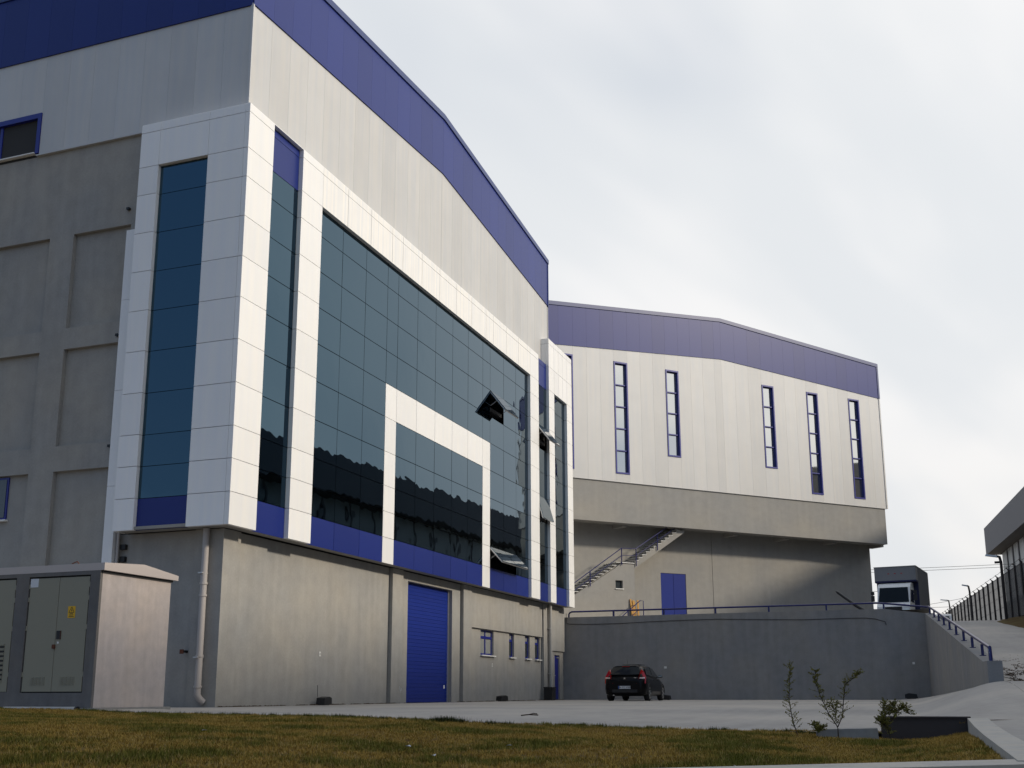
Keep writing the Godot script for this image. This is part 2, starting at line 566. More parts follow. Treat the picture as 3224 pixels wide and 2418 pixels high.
# a mirror pane, set a hair out of true as real panes are
func glass(p: Node3D, x0: float, x1: float, y0: float, y1: float, z: float) -> MeshInstance3D:
	var o := pane(p, "glass_pane", M.mirror_glass, x0 + 0.003, x1 - 0.003, y0 + 0.003, y1 - 0.003, z, 0.024)
	o.rotation = Vector3(rng.randfn(0.0, 0.0012), rng.randfn(0.0, 0.0016), 0.0)
	return o

# top-hung sash standing open
func sash(p: Node3D, x0: float, x1: float, y0: float, y1: float, z: float, deg: float) -> void:
	var s := Node3D.new()
	s.name = "open_window"
	p.add_child(s, true)
	s.position = Vector3((x0 + x1) / 2.0, y1 - 0.03, z + 0.01)
	s.rotation_degrees.x = -deg
	tag(s, "top hung glass sash pushed open")
	var w := (x1 - x0) / 2.0 - 0.02
	var h := y1 - y0 - 0.04
	box(s, "glass_pane", M.mirror_glass, -w, w, -h, 0, 0.0, 0.024)
	var st := begin()
	sbox(st, -w, w, -0.05, 0, -0.05, -0.002)
	sbox(st, -w, w, -h, -h + 0.05, -0.05, -0.002)
	sbox(st, -w, -w + 0.05, -h + 0.05, -0.05, -0.05, -0.002)
	sbox(st, w - 0.05, w, -h + 0.05, -0.05, -0.05, -0.002)
	done(st, s, "frame", M.alu)
	for sx in [-w + 0.06, w - 0.06]:
		var a := Vector3(sx, -h * 0.45, -0.03)
		var hole := Vector3(sx, -h * 0.55, 0).rotated(Vector3.RIGHT, deg_to_rad(deg)) + Vector3(0, 0, -0.02)
		tube(s, "stay", M.alu, [a, hole], 0.012, 6)

func make_hall() -> void:
	rng.seed = 1234
	var b := thing("factory_hall", "tall silver factory hall with white framed mirror glass front and blue gable fascia", "building")
	# ---- ground floor front: precast columns and set back infill
	var zc := 0.0
	var zi := -0.12
	for c in [[0.0, 0.76], [9.63, 10.43], [15.76, 16.6]]:
		box(b, "column", M.concrete, c[0], c[1], 0, 4.45, -0.5, zc)
	box(b, "wall", M.concrete, 0.76, 9.56, 0, 4.45, -0.5, zi)
	box(b, "joint_recess", M.joint, 9.56, 9.63, 0, 4.45, -0.5, -0.25)
	holed(b, "wall", M.concrete, 10.43, 15.69, 0, 4.45, -0.5, zi, [[11.05, 14.92, 0, 4.15]])
	box(b, "joint_recess", M.joint, 15.69, 15.76, 0, 4.45, -0.5, -0.25)
	box(b, "wall", M.concrete, 16.6, 25.38, 2.87, 4.45, -0.5, -0.06)
	var wins := [[17.89, 19.34, 1.84, 2.84], [21.18, 21.80, 1.84, 2.84], [23.22, 23.85, 1.84, 2.84], [24.57, 25.26, 1.84, 2.84]]
	holed(b, "wall", M.concrete, 16.6, 25.40, 0, 2.87, -0.5, -0.15, wins)
	box(b, "column", M.concrete, 25.47, 26.32, 0, 4.45, -0.5, -0.02)
	box(b, "joint_recess", M.joint, 25.40, 25.47, 0, 4.45, -0.5, -0.2)
	box(b, "wall", M.concrete, 26.32, 28.78, 2.31, 4.45, -0.5, -0.05)
	holed(b, "wall", M.concrete, 26.32, 28.78, 0, 2.31, -0.5, -0.13, [[27.40, 28.18, 0, 2.12]])
	# roller door of slats
	var door := Node3D.new()
	door.name = "roller_door"
	b.add_child(door, true)
	door.set_meta("label", "tall blue roller shutter door")
	var ny := 32
	for k in ny:
		var y0 := 0.02 + 4.1 * k / ny
		box(door, "slat", M["door_blue_%d" % [0, 1, 0][k % 3]], 11.07, 14.88, y0, y0 + 4.1 / ny - 0.006, -0.33, -0.30 + 0.004 * (k % 2))
	box(door, "backing", M.blue_1, 11.05, 14.92, 0.0, 4.15, -0.42, -0.345)
	box(door, "guide", M.alu, 14.88, 14.915, 0, 4.14, -0.34, -0.26)
	box(door, "warning_label", M.paper, 14.58, 14.69, 0.50, 0.62, -0.297, -0.294)
	# small windows
	for w in wins:
		var f := Node3D.new()
		f.name = "window"
		b.add_child(f, true)
		var wide: bool = w[1] - w[0] > 1.0
		var z := -0.24
		var t := 0.055
		var st := begin()
		sbox(st, w[0], w[1], w[2], w[2] + 0.07, z - 0.06, z)
		sbox(st, w[0], w[1], w[3] - t, w[3], z - 0.06, z)
		sbox(st, w[0], w[0] + t, w[2] + 0.07, w[3] - t, z - 0.06, z)
		sbox(st, w[1] - t, w[1], w[2] + 0.07, w[3] - t, z - 0.06, z)
		sbox(st, w[0] + t, w[1] - t, 2.50, 2.60, z - 0.06, z + 0.002)
		var mid: float = (w[0] + w[1]) / 2.0
		if wide: sbox(st, mid - 0.04, mid + 0.04, w[2] + 0.07, w[3] - t, z - 0.06, z + 0.001)
		done(st, f, "frame", M.blue_frame)
		var spans := [[w[0] + t, mid], [mid, w[1] - t]] if wide else [[w[0] + t, w[1] - t]]
		for s in spans:
			box(f, "pane", M.frosted, s[0], s[1], 2.60, w[3] - t, z - 0.04, z - 0.025)
			box(f, "pane", M.frosted if wide else M.window_glass, s[0], s[1], w[2] + 0.07, 2.50, z - 0.04, z - 0.025)
		box(f, "sill", M.white_sill, w[0] - 0.03, w[1] + 0.06, w[2] - 0.05, w[2] - 0.004, -0.22, -0.05)
		box(f, "reveal_back", M.interior, w[0], w[1], w[2], w[3], -0.5, -0.32)
	# service door
	var sd := Node3D.new()
	sd.name = "service_door"
	b.add_child(sd, true)
	box(sd, "door_leaf", M.blue_frame, 27.42, 28.16, 0.01, 2.10, -0.26, -0.2)
	box(sd, "handle", M.alu, 27.5, 27.64, 1.14, 1.17, -0.198, -0.15)
	box(sd, "closer", M.alu, 27.85, 28.12, 1.98, 2.03, -0.198, -0.15)
	# number plates on the wall
	for p in [[5.18, 1.46, -0.117], [19.18, 1.46, -0.147]]:
		var pl := box(b, "number_plate", M.white_sill, p[0] - 0.045, p[0] + 0.045, p[1] - 0.065, p[1] + 0.065, p[2], p[2] + 0.012)
		box(pl, "print", M.black, -0.014, 0.014, -0.035, 0.035, 0.0065, 0.0085)
	tube(b, "chalk_mark", M.paper, [Vector3(10.28, 0.56, 0.001), Vector3(10.30, 0.46, 0.001), Vector3(10.34, 0.40, 0.001), Vector3(10.39, 0.42, 0.001), Vector3(10.40, 0.5, 0.001)], 0.009, 4)
	tube(b, "chalk_mark", M.paper, [Vector3(10.34, 0.40, 0.001), Vector3(10.36, 0.36, 0.001)], 0.008, 4)
	# ---- soffit of the office front
	box(b, "soffit", M.concrete, -0.50, 28.74, 4.47, 4.55, 0.002, 0.33)
	box(b, "soffit", M.concrete, -0.50, -0.002, 4.47, 4.55, -3.02, 0.0)
	# dark carrier behind the joints
	for s in [[0.66, 2.22, 15.95], [2.22, 3.39, 15.95], [22.3, 23.48, 15.95], [23.48, 25.03, 15.95]]:
		if s[0] in [2.22, 22.3]: box(b, "carrier", M.joint, s[0] + 0.02, s[1] - 0.02, 4.55, 15.93, 0.30, 0.345)
	box(b, "carrier", M.joint, -0.5, 0.64, 4.55, 15.93, 0.30, 0.345)
	box(b, "carrier", M.joint, 3.39, 22.3, 14.7, 15.93, 0.25, 0.30)
	box(b, "carrier", M.joint, 25.05, 28.75, 14.65, 17.25, 0.25, 0.30)
	box(b, "carrier", M.joint, 25.05, 25.83, 4.55, 14.65, 0.28, 0.33)
	box(b, "carrier", M.joint, 27.92, 28.75, 4.55, 14.65, 0.28, 0.33)
	box(b, "carrier", M.joint, -0.40, -0.33, 4.55, 15.93, -0.76, 0.30)
	box(b, "carrier", M.joint, -0.40, -0.33, 4.55, 15.93, -3.03, -2.43)
	box(b, "carrier", M.joint, -0.40, -0.33, 14.7, 15.93, -2.43, -0.76)
	# ---- pillars of white panels, 14 cm proud of the glass
	for pl in [[-0.55, 0.66, 0], [2.22, 3.39, 0], [22.3, 23.48, 0], [25.03, 25.85, 1], [27.9, 28.77, 1]]:
		for r in H.size() - 1:
			if pl[2] == 1 and r >= 10: break
			box(b, "white_panel", white(), pl[0], pl[1], H[r] + GAP, H[r + 1] - GAP, 0.36, 0.5)
	# header over the main glass
	var cols := [3.39, 4.95, 6.52, 8.08, 8.90, 10.48, 12.06, 13.64, 15.20, 16.77, 17.60, 19.19, 20.72, 22.3]
	for i in cols.size() - 1:
		for r in [10, 11]:
			box(b, "white_panel", M.white_streaked, cols[i] + GAP, cols[i + 1] - GAP, H[r] + GAP, H[r + 1] - GAP, 0.36, 0.5)
	# main glass, blue feet, the flat white portal
	for i in cols.size() - 1:
		var x0: float = cols[i]; var x1: float = cols[i + 1]
		for r in 10:
			var y0: float = H[r]; var y1: float = H[r + 1]
			var side := i == 3 or i == 9
			if (side and r < 6) or (i > 3 and i < 9 and r == 5):
				pane(b, "white_panel", white(), x0, x1, y0, y1, 0.366, 0.05)
			elif r == 0:
				pane(b, "blue_panel", M["blue_%d" % (rng.randi() % 3)], x0, x1, y0, y1, 0.36)
			elif i == 10 and r == 7:
				sash(b, x0, x1, y0, y1, 0.36, 38)
			elif (i == 10 or i == 11) and r == 1:
				sash(b, x0, x1, y0, y1, 0.36, 42)
			else:
				glass(b, x0, x1, y0, y1, 0.36)
	# narrow strips
	for s in [[0.66, 2.22, 0], [23.48, 25.03, 1]]:
		for r in H.size() - 1:
			if r == 0 or r >= 10:
				pane(b, "blue_panel", M["blue_%d" % (rng.randi() % 3)], s[0], s[1], H[r], H[r + 1], 0.36)
			elif s[2] == 1 and r == 7: sash(b, s[0], s[1], H[r], H[r + 1], 0.36, 38)
			elif s[2] == 1 and r == 4: sash(b, s[0], s[1], H[r], H[r + 1], 0.36, 16)
			else: glass(b, s[0], s[1], H[r], H[r + 1], 0.36)
	# last bay under its own taller head
	for r in 10:
		if r == 0: pane(b, "blue_panel", M.blue_0, 25.85, 27.9, H[r], H[r + 1], 0.36)
		else: glass(b, 25.85, 27.9, H[r], H[r + 1], 0.36)
	var hx := [25.03, 25.85, 26.55, 27.22, 27.9, 28.77]
	var hy := [14.67, 15.85, 17.02, 17.27]
	for i in 5:
		for r in 3:
			box(b, "white_panel", white(), hx[i] + (0.0 if i == 0 else GAP), hx[i + 1] - (0.0 if i == 4 else GAP), hy[r] + GAP, hy[r + 1] - GAP, 0.36, 0.5)
	for r in [[15.98, 17.02], [17.02, 17.26]]: box(b, "white_panel", white(), 25.03, 25.11, r[0] + GAP, r[1] - GAP, 0.11, 0.355)
	box(b, "coping", M.white_0, -0.54, 23.47, 15.965, 15.985, 0.11, 0.49)
	box(b, "coping", M.white_0, 25.04, 28.76, 17.265, 17.285, 0.11, 0.49)
	# ---- side of the office front that faces the lawn
	for r in H.size() - 1:
		var y0: float = H[r]; var y1: float = H[r + 1]
		box(b, "white_panel", white(), -0.55, -0.41, y0 + GAP, y1 - GAP, -0.78, 0.352)
		box(b, "white_panel", white(), -0.55, -0.41, y0 + GAP, y1 - GAP, -3.05, -2.41)
		if r >= 10:
			box(b, "white_panel", white(), -0.55, -0.41, y0 + GAP, y1 - GAP, -2.41 + GAP, -0.78 - GAP)
		else:
			var o := box(b, "blue_panel" if r == 0 else "glass_pane", M.blue_0 if r == 0 else M.mirror_glass, -0.434, -0.41, y0 + GAP, y1 - GAP, -2.41 + GAP, -0.78 - GAP)
			if r > 0: o.rotation = Vector3(0, rng.randfn(0.0, 0.0015), rng.randfn(0.0, 0.0012))
	box(b, "coping", M.white_0, -0.54, -0.085, 15.965, 15.985, -3.04, 0.10)
	box(b, "end_return", M.white_1, -0.39, -0.10, 4.45, 15.96, -3.05, -3.0)
	# white casing on the wall beyond it
	for r in [[0.0, 3.2], [3.2, 5.75], [5.75, 8.4], [8.4, 11.0], [11.0, 13.08]]:
		box(b, "white_casing", M.white_1, -0.16, -0.002, r[0] + 0.004, r[1] - 0.004, -3.66, -3.34)
	# ---- concrete side wall with sunk panels
	var side := Node3D.new()
	side.name = "side_wall"
	b.add_child(side, true)
	side.rotation.y = PI / 2             # local x runs along -z of the world, local z along x; obox() counts outwards
	var holes := []
	for z in [3.66, 6.55, 9.96, 13.4, 16.8, 20.2]:
		var z1: float = 5.68 if z == 3.66 else z + 2.54
		for yy in [[10.48, 13.34], [7.04, 9.86], [3.6, 6.33]]: holes.append([z, z1, yy[0], yy[1]])
	holed(side, "frame_wall", M.concrete, 3.32, 34.0, 0.0, 16.06, 0.0, 0.13, holes)
	obox(side, "sunk_wall", M.concrete, 3.32, 34.0, 0.0, 16.06, -0.4, -0.132)
	obox(side, "wall", M.concrete, 0.86, 3.318, 0.0, 4.46, -0.4, -0.10)
	obox(side, "column", M.concrete, 0.502, 0.86, 0.0, 4.46, -0.4, 0.0)
	for v in [[13.80, 3.74], [10.05, 3.79], [6.9, 3.77]]:
		obox(side, "vent_spout", M.black, v[1] - 0.03, v[1] + 0.06, v[0] - 0.035, v[0] + 0.03, 0.0, 0.09)
	# window in the sunk panel
	var w2 := Node3D.new()
	w2.name = "window"
	side.add_child(w2, true)
	obox(w2, "frame", M.blue_frame, 7.31, 8.72, 5.10, 6.30, -0.131, -0.09)
	obox(w2, "pane", M.window_glass, 7.37, 8.66, 5.16, 6.24, -0.0895, -0.075)
	obox(w2, "sill", M.white_sill, 7.26, 8.78, 5.05, 5.098, -0.131, -0.02)
	# upper cladding sheets and window band, facing the lawn
	var zz := -0.08
	var k := 0
	while zz < 33.5:
		var e := zz + 0.91
		var m: Material = M["silver_%d" % [0, 0, 1, 0, 2][k % 5]]
		if e > 7.25:
			obox(side, "cladding_sheet", m, zz + 0.0018, e - 0.0018, 17.46, 19.35, 0.0, 0.08)
		else:
			obox(side, "cladding_sheet", m, zz + 0.0018, e - 0.0018, 16.10, 19.35, 0.0, 0.08)
		obox(side, "fascia_sheet", M["blue_%d" % (k % 2)], zz + 0.0018, e - 0.0018, 19.33, 21.66, 0.081, 0.12)
		zz = e
		k += 1
	obox(side, "drip_edge", M.silver_1, -0.06, 7.3, 16.06, 16.098, 0.0, 0.10)
	obox(side, "backing", M.joint, -0.05, 34.0, 16.06, 21.6, -0.1, -0.002)
	obox(side, "coping", M.blue_flash, -0.14, 34.0, 21.64, 21.80, -0.1, 0.16)
	var bw := Node3D.new()
	bw.name = "window_band"
	side.add_child(bw, true)
	var bt := begin()
	sbox(bt, 7.21, 16.0, 17.30, 17.46, -0.105, 0.1)
	sbox(bt, 7.21, 7.34, 16.14, 17.30, -0.105, 0.1)
	sbox(bt, 8.74, 8.84, 16.18, 17.30, -0.03, 0.1)
	sbox(bt, 11.5, 11.6, 16.18, 17.30, -0.03, 0.1)
	done(bt, bw, "frame", M.blue_frame)
	obox(bw, "pane", M.window_glass, 7.34, 8.74, 16.18, 17.30, -0.06, -0.045)
	obox(bw, "pane", M.window_glass, 8.84, 11.5, 16.18, 17.30, -0.06, -0.045)
	obox(bw, "sill", M.white_sill, 7.36, 16.0, 16.145, 16.178, -0.1, 0.13)
	obox(bw, "handle", M.white_sill, 7.40, 7.44, 16.70, 16.82, -0.0445, -0.02)
	# ---- gable front: silver sheets, blue fascia, coping
	var slope := func(x: float, lo: float, hi: float) -> float: return lo + (hi - lo) * (1.0 - absf(x - 13.05) / 13.05)
	var xs := [-0.10]
	while xs[-1] < 25.9:
		var nx: float = xs[-1] + 1.0078
		if xs[-1] < 13.04 and nx > 13.06: nx = 13.05
		xs.append(minf(nx, 26.1))
	xs[-1] = 26.1
	for i in xs.size() - 1:
		var a: float = xs[i] + 0.002; var c: float = xs[i + 1] - 0.002
		prism(b, "cladding_sheet", M["silver_%d" % [0, 1, 0, 2, 0, 0, 1][i % 7]], P2([a, 14.5, c, 14.5, c, slope.call(c, 19.42, 20.45), a, slope.call(a, 19.42, 20.45)]), 0.02, 0.1)
		prism(b, "fascia_sheet", M["blue_%d" % [0, 1, 0, 0, 2][i % 5]], P2([a, slope.call(a, 19.36, 20.40), c, slope.call(c, 19.36, 20.40), c, slope.call(c, 21.62, 22.74), a, slope.call(a, 21.62, 22.74)]), 0.101, 0.14)
	prism(b, "gable_backing", M.joint, P2([-0.04, 14.6, 26.05, 14.6, 26.05, 21.6, 13.05, 22.7, -0.04, 21.6]), -0.1, 0.018)
	for s in [[-0.14, 13.05], [13.05, 26.16]]:
		prism(b, "coping", M.blue_flash, P2([s[0], slope.call(s[0], 21.60, 22.72), s[1], slope.call(s[1], 21.60, 22.72), s[1], slope.call(s[1], 21.82, 22.95), s[0], slope.call(s[0], 21.82, 22.95)]), -0.1, 0.19)
	box(b, "corner_trim", M.silver_2, -0.115, -0.06, 15.98, 19.36, 0.06, 0.135)
	box(b, "corner_trim", M.blue_flash, 26.06, 26.14, 19.3, 21.8, 0.02, 0.17)
	box(b, "corner_trim", M.silver_0, 26.06, 26.13, 14.6, 19.35, 0.0, 0.13)
	# shell: roof, floors, other walls, so that the rooms behind the sashes are dark
	for s in [[-0.05, 13.05], [13.05, 26.1]]:
		prism(b, "roof", M.silver_1, P2([s[0], slope.call(s[0], 21.4, 22.5), s[1], slope.call(s[1], 21.4, 22.5), s[1], slope.call(s[1], 21.6, 22.7), s[0], slope.call(s[0], 21.6, 22.7)]), -34.0, -0.1)
	box(b, "end_wall", M.silver_1, 25.9, 26.1, 4.45, 21.4, -34.0, -0.1)
	box(b, "end_wall", M.concrete, 28.55, 28.77, 0, 4.45, -34.0, -0.5)
	box(b, "end_wall", M.white_1, 28.73, 28.765, 4.47, 17.25, 0.0, 0.355)
	box(b, "end_wall", M.white_1, 28.6, 28.76, 4.47, 17.25, -2.0, 0.0)
	box(b, "end_wall", M.white_1, 26.1, 28.6, 4.47, 17.25, -2.1, -2.0)
	box(b, "roof_slab", M.concrete, 26.1, 28.6, 17.1, 17.25, -2.0, 0.25)
	box(b, "roof_slab", M.concrete, 26.1, 28.77, 4.3, 4.44, -34.0, -0.5)
	box(b, "back_wall", M.silver_1, 0.0, 26.1, 0, 21.4, -34.2, -34.0)
	for y in [4.56, 8.2, 11.9]:
		box(b, "floor_slab", M.interior, 0.4, 25.9, y, y + 0.15, -9.0, 0.25)
	box(b, "inner_wall", M.interior, 0.4, 25.9, 4.7, 16.0, -9.2, -9.0)
	for x in [5.7, 11.3, 16.2, 19.9, 24.3]:
		box(b, "inner_column", M.interior, x - 0.2, x + 0.2, 4.7, 16.0, -1.3, -0.9)
	# ---- downpipes
	var dp := func(x: float, z: float, m: Material, r: float) -> void:
		var d := Node3D.new()
		d.name = "downpipe"
		b.add_child(d, true)
		tube(d, "pipe", m, [Vector3(x, 4.45, z), Vector3(x, 0.42, z), Vector3(x, 0.3, z), Vector3(x + 0.05, 0.2, z + 0.04), Vector3(x + 0.13, 0.12, z + 0.1)], r, 14)
		for y in [0.5, 1.25, 2.75, 3.05]:
			tube(d, "collar", m, [Vector3(x, y - 0.025, z), Vector3(x, y + 0.025, z)], r * 1.22, 14)
		for y in [1.2, 3.3]:
			box(d, "bracket", M.alu, x - r * 1.5, x + r * 1.6, y, y + 0.03, z - 0.1, z + r * 0.4)
	dp.call(-0.13, -0.44, M.pipe, 0.085)
	dp.call(26.10, 0.10, M.pipe_grey, 0.085)
	tube(b, "conduit", M.pipe, [Vector3(-0.05, 4.5, -3.26), Vector3(-0.05, 0.0, -3.26)], 0.04, 8)
	for y in [4.12, 3.8]: box(b, "junction_box", M.black, 0.0, 0.099, y - 0.07, y + 0.07, -3.22, -3.06)
	box(b, "tap", M.black, -0.10, 0.099, 1.34, 1.40, -1.02, -0.96)
	box(b, "tap_handle", M.rust, -0.12, -0.10, 1.31, 1.42, -1.05, -0.94)

# ------------------------------------------------------------------ the hall behind
func make_rear_hall() -> void:
	rng.seed = 99
	var az := deg_to_rad(42.4)
	var b := thing("rear_hall", "silver clad hall with narrow blue framed windows overhanging a grey concrete base", "building",
		Vector3(-23.25, -0.053, 16.38) - Vector3(-sin(az), 0, cos(az)) * 58.3, -az)
	b.scale = Vector3.ONE * 1.166        # lengths below are in modules of 1.166 m
	var L := 27.2
	var Rr := 52.85
	var top := func(u: float, l: float, k: float, r: float) -> float:
		return lerpf(l, k, (u - L) / (40.05 - L)) if u < 40.05 else lerpf(k, r, (u - 40.05) / (Rr - 40.05))
	# sheets; every window takes the width of one of them
	var us := [L]
	var wins := [28.77, 32.38, 35.94, 43.08, 46.64, 50.13]
	var bottoms := [12.25, 12.25, 13.57, 13.57, 12.25, 12.25]
	var marks := []
	for w in wins: marks += [w, w + 0.93]
	marks += [Rr, 39.52, 40.05]
	marks.sort()
	for m in marks:
		var gap: float = m - us[-1]
		var n := maxi(1, roundi(gap / 0.88))
		var from: float = us[-1]
		for i in n: us.append(from + gap * (i + 1) / n)
	for i in us.size() - 1:
		var a: float = us[i] + 0.0025; var c: float = us[i + 1] - 0.0025
		var m: Material = M["silver_%d" % [0, 1, 0, 0, 2, 0, 1, 2][i % 8]]
		var at := -1
		for k in wins.size():
			if absf(wins[k] - us[i]) < 0.02: at = k
		var tl: float = top.call(a, 19.12, 19.95, 19.09); var tr: float = top.call(c, 19.12, 19.95, 19.09)
		if at >= 0:
			box(b, "cladding_sheet", m, a, c, 11.80, bottoms[at], -0.08, 0.0)
			prism(b, "cladding_sheet", m, P2([a, 18.76, c, 18.76, c, tr, a, tl]), -0.08, 0.0)
		else:
			prism(b, "cladding_sheet", m, P2([a, 11.80, c, 11.80, c, tr, a, tl]), -0.08, 0.0)
		prism(b, "fascia_sheet", M["blue_%d" % [0, 1, 0, 0][i % 4]], P2([a, tl - 0.02, c, tr - 0.02, c, top.call(c, 21.4, 22.32, 21.22), a, top.call(a, 21.4, 22.32, 21.22)]), -0.04, 0.03)
	for s in [[L - 0.04, 40.05], [40.05, Rr + 0.06]]:
		prism(b, "coping", M.blue_flash, P2([s[0], top.call(s[0], 21.38, 22.3, 21.2), s[1], top.call(s[1], 21.38, 22.3, 21.2), s[1], top.call(s[1], 21.6, 22.52, 21.42), s[0], top.call(s[0], 21.6, 22.52, 21.42)]), -0.2, 0.07)
	box(b, "corner_trim", M.blue_flash, Rr - 0.06, Rr + 0.07, 19.06, 21.25, -0.15, 0.06)
	box(b, "corner_trim", M.silver_2, Rr - 0.03, Rr + 0.07, 11.78, 19.06, -0.15, 0.035)
	prism(b, "backing", M.joint, P2([L, 11.8, Rr - 0.02, 11.8, Rr - 0.02, 21.2, 40.05, 22.3, L, 21.4]), -0.4, -0.25)
	for k in wins.size():
		var w := Node3D.new()
		w.name = "window"
		b.add_child(w, true)
		var x0: float = wins[k] + 0.006; var x1: float = wins[k] + 0.924
		var y0: float = bottoms[k]
		var n := 5 if y0 < 13.0 else 4
		var h := (18.75 - y0 - 0.14) / n
		var st := begin()
		sbox(st, x0, x0 + 0.08, y0, 18.75, -0.2, 0.03)
		sbox(st, x1 - 0.08, x1, y0, 18.75, -0.2, 0.03)
		sbox(st, x0 + 0.08, x1 - 0.08, y0, y0 + 0.09, -0.2, 0.03)
		sbox(st, x0 + 0.08, x1 - 0.08, 18.66, 18.75, -0.2, 0.03)
		for i in range(1, n): sbox(st, x0 + 0.08, x1 - 0.08, y0 + 0.07 + h * i - 0.03, y0 + 0.07 + h * i + 0.03, -0.18, -0.05)
		done(st, w, "frame", M.blue_frame)
		for i in n:
			var ya := y0 + 0.07 + h * i + 0.03
			var o := box(w, "pane", M.clear_glass, x0 + 0.08, x1 - 0.08, ya if i > 0 else y0 + 0.09, y0 + 0.07 + h * (i + 1) - 0.03, -0.17, -0.15)
			o.rotation.x = rng.randfn(0.0, 0.002)
	# concrete beam of the overhang, its soffit ribs, the set back base
	box(b, "beam", M.concrete, L, Rr - 0.12, 9.5, 11.77, -0.6, -0.05)
	box(b, "drip_edge", M.silver_1, L, Rr - 0.02, 11.77, 11.798, -0.1, 0.02)
	box(b, "soffit", M.concrete, L, Rr - 0.12, 9.62, 9.8, -1.6, -0.6)
	for k in 7:
		var u := 29.2 + k * 3.9
		prism(b, "bracket", M.concrete, P2([u, 9.62, u + 0.35, 9.62, u + 0.35, 9.4, u, 9.4]), -1.599, -0.602)
	box(b, "base_wall", M.concrete, L, 35.98, 3.42, 9.62, -2.0, -1.6)
	holed(b, "base_wall", M.concrete, 35.98, 40.0, 3.42, 9.62, -2.0, -1.6, [[36.30, 38.07, 3.42, 7.07]])
	box(b, "base_wall", M.concrete, 40.03, 52.73, 3.42, 9.62, -2.0, -1.6)
	box(b, "side_wall", M.concrete, 52.5, 52.728, 3.42, 11.77, -30, -2.0)
	box(b, "side_wall", M.silver_1, 52.6, 52.83, 11.8, 21.2, -30, -0.4)
	box(b, "side_wall", M.silver_1, 27.2, 27.4, 3.42, 21.2, -30, -2.0)
	prism(b, "roof", M.silver_1, P2([L, 21.2, 40.05, 22.1, Rr, 21.0, Rr, 21.2, 40.05, 22.3, L, 21.4]), -30, -0.4)
	box(b, "joint_strip", M.joint, 40.0, 40.03, 3.42, 9.62, -2.0, -1.63)
	var d := Node3D.new()
	d.name = "steel_door"
	b.add_child(d, true)
	d.set_meta("label", "blue double leaf steel door")
	box(d, "door_leaf", M.door_blue_0, 36.32, 37.18, 3.5, 7.05, -1.70, -1.62)
	box(d, "door_leaf", M.door_blue_1, 37.20, 38.05, 3.5, 7.05, -1.70, -1.62)
	box(d, "backing", M.joint, 36.30, 38.07, 3.44, 7.07, -1.95, -1.75)
	# ---- staircase against the base
	var s := thing("outdoor_staircase", "concrete staircase with thin blue handrail climbing the grey base of the rear hall", "staircase", b.position, -az)
	s.scale = b.scale
	var w0 := -1.598
	var w1 := -0.4
	var st := begin()
	var steps := 23
	var u0 := 26.55
	var rise := (7.36 - 3.44) / steps
	var run := (32.8 - u0) / steps
	var poly := [u0, 3.42]
	for i in steps:
		poly += [u0 + run * i, 3.44 + rise * (i + 1) - 0.03, u0 + run * (i + 1), 3.44 + rise * (i + 1) - 0.03]
	poly += [33.71, 7.33, 33.71, 3.42]
	var hole := [[32.45, 32.92, 5.92, 6.36]]
	prism_st(st, P2(poly), w0, w1 - 0.15)
	done(st, s, "lower_flight", M.concrete)
	# the cheek wall is cut round the little window
	var ck := begin()
	prism_st(ck, P2([u0, 3.42, u0, 3.5, 32.45, 7.02, 32.45, 3.42]), w1 - 0.15, w1)
	prism_st(ck, P2([32.45, 3.42, 32.45, 5.92, 32.92, 5.92, 32.92, 3.42]), w1 - 0.15, w1)
	prism_st(ck, P2([32.45, 6.36, 32.45, 7.02, 32.80, 7.28, 32.92, 7.28, 32.92, 6.36]), w1 - 0.15, w1)
	prism_st(ck, P2([32.92, 3.9, 32.92, 7.28, 33.71, 7.28, 33.71, 3.42]), w1 - 0.15, w1)
	done(ck, s, "cheek_wall", M.concrete)
	for h in hole:
		box(s, "window_pane", M.window_glass, h[0], h[1], h[2], h[3], w1 - 0.15 + 0.001, w1 - 0.12)
		box(s, "window_sill", M.white_sill, h[0] - 0.02, h[1] + 0.05, h[2] - 0.05, h[2] - 0.003, w1 - 0.05, w1 + 0.05)
	for i in steps:
		box(s, "tread", M.white_sill, u0 + run * i - 0.02, u0 + run * (i + 1) + 0.0, 3.44 + rise * (i + 1) - 0.028, 3.44 + rise * (i + 1), w0 + 0.002, w1 + 0.02)
	box(s, "landing", M.white_sill, 32.8, 33.73, 7.332, 7.37, w0 + 0.002, w1 + 0.02)
	var n2 := 12
	var rise2 := 2.06 / n2
	var run2 := 3.14 / n2
	var p2 := [33.72, 7.06]
	for i in n2: p2 += [33.74 + run2 * i, 7.37 + rise2 * (i + 1) - 0.03 - (rise2 if i == 0 else 0.0), 33.74 + run2 * i, 7.37 + rise2 * (i + 1) - 0.03, 33.74 + run2 * (i + 1), 7.37 + rise2 * (i + 1) - 0.03]
	p2 += [37.2, 9.40, 37.2, 9.3]
	var clean := []
	for i in range(0, p2.size(), 2):
		if clean.is_empty() or Vector2(clean[-2], clean[-1]).distance_to(Vector2(p2[i], p2[i + 1])) > 0.005: clean += [p2[i], p2[i + 1]]
	prism(s, "upper_flight", M.concrete, P2(clean), w0, w1)
	for i in n2:
		box(s, "tread", M.white_sill, 33.74 + run2 * i - 0.02, 33.74 + run2 * (i + 1), 7.37 + rise2 * (i + 1) - 0.028, 7.37 + rise2 * (i + 1), w0 + 0.002, w1 + 0.02)
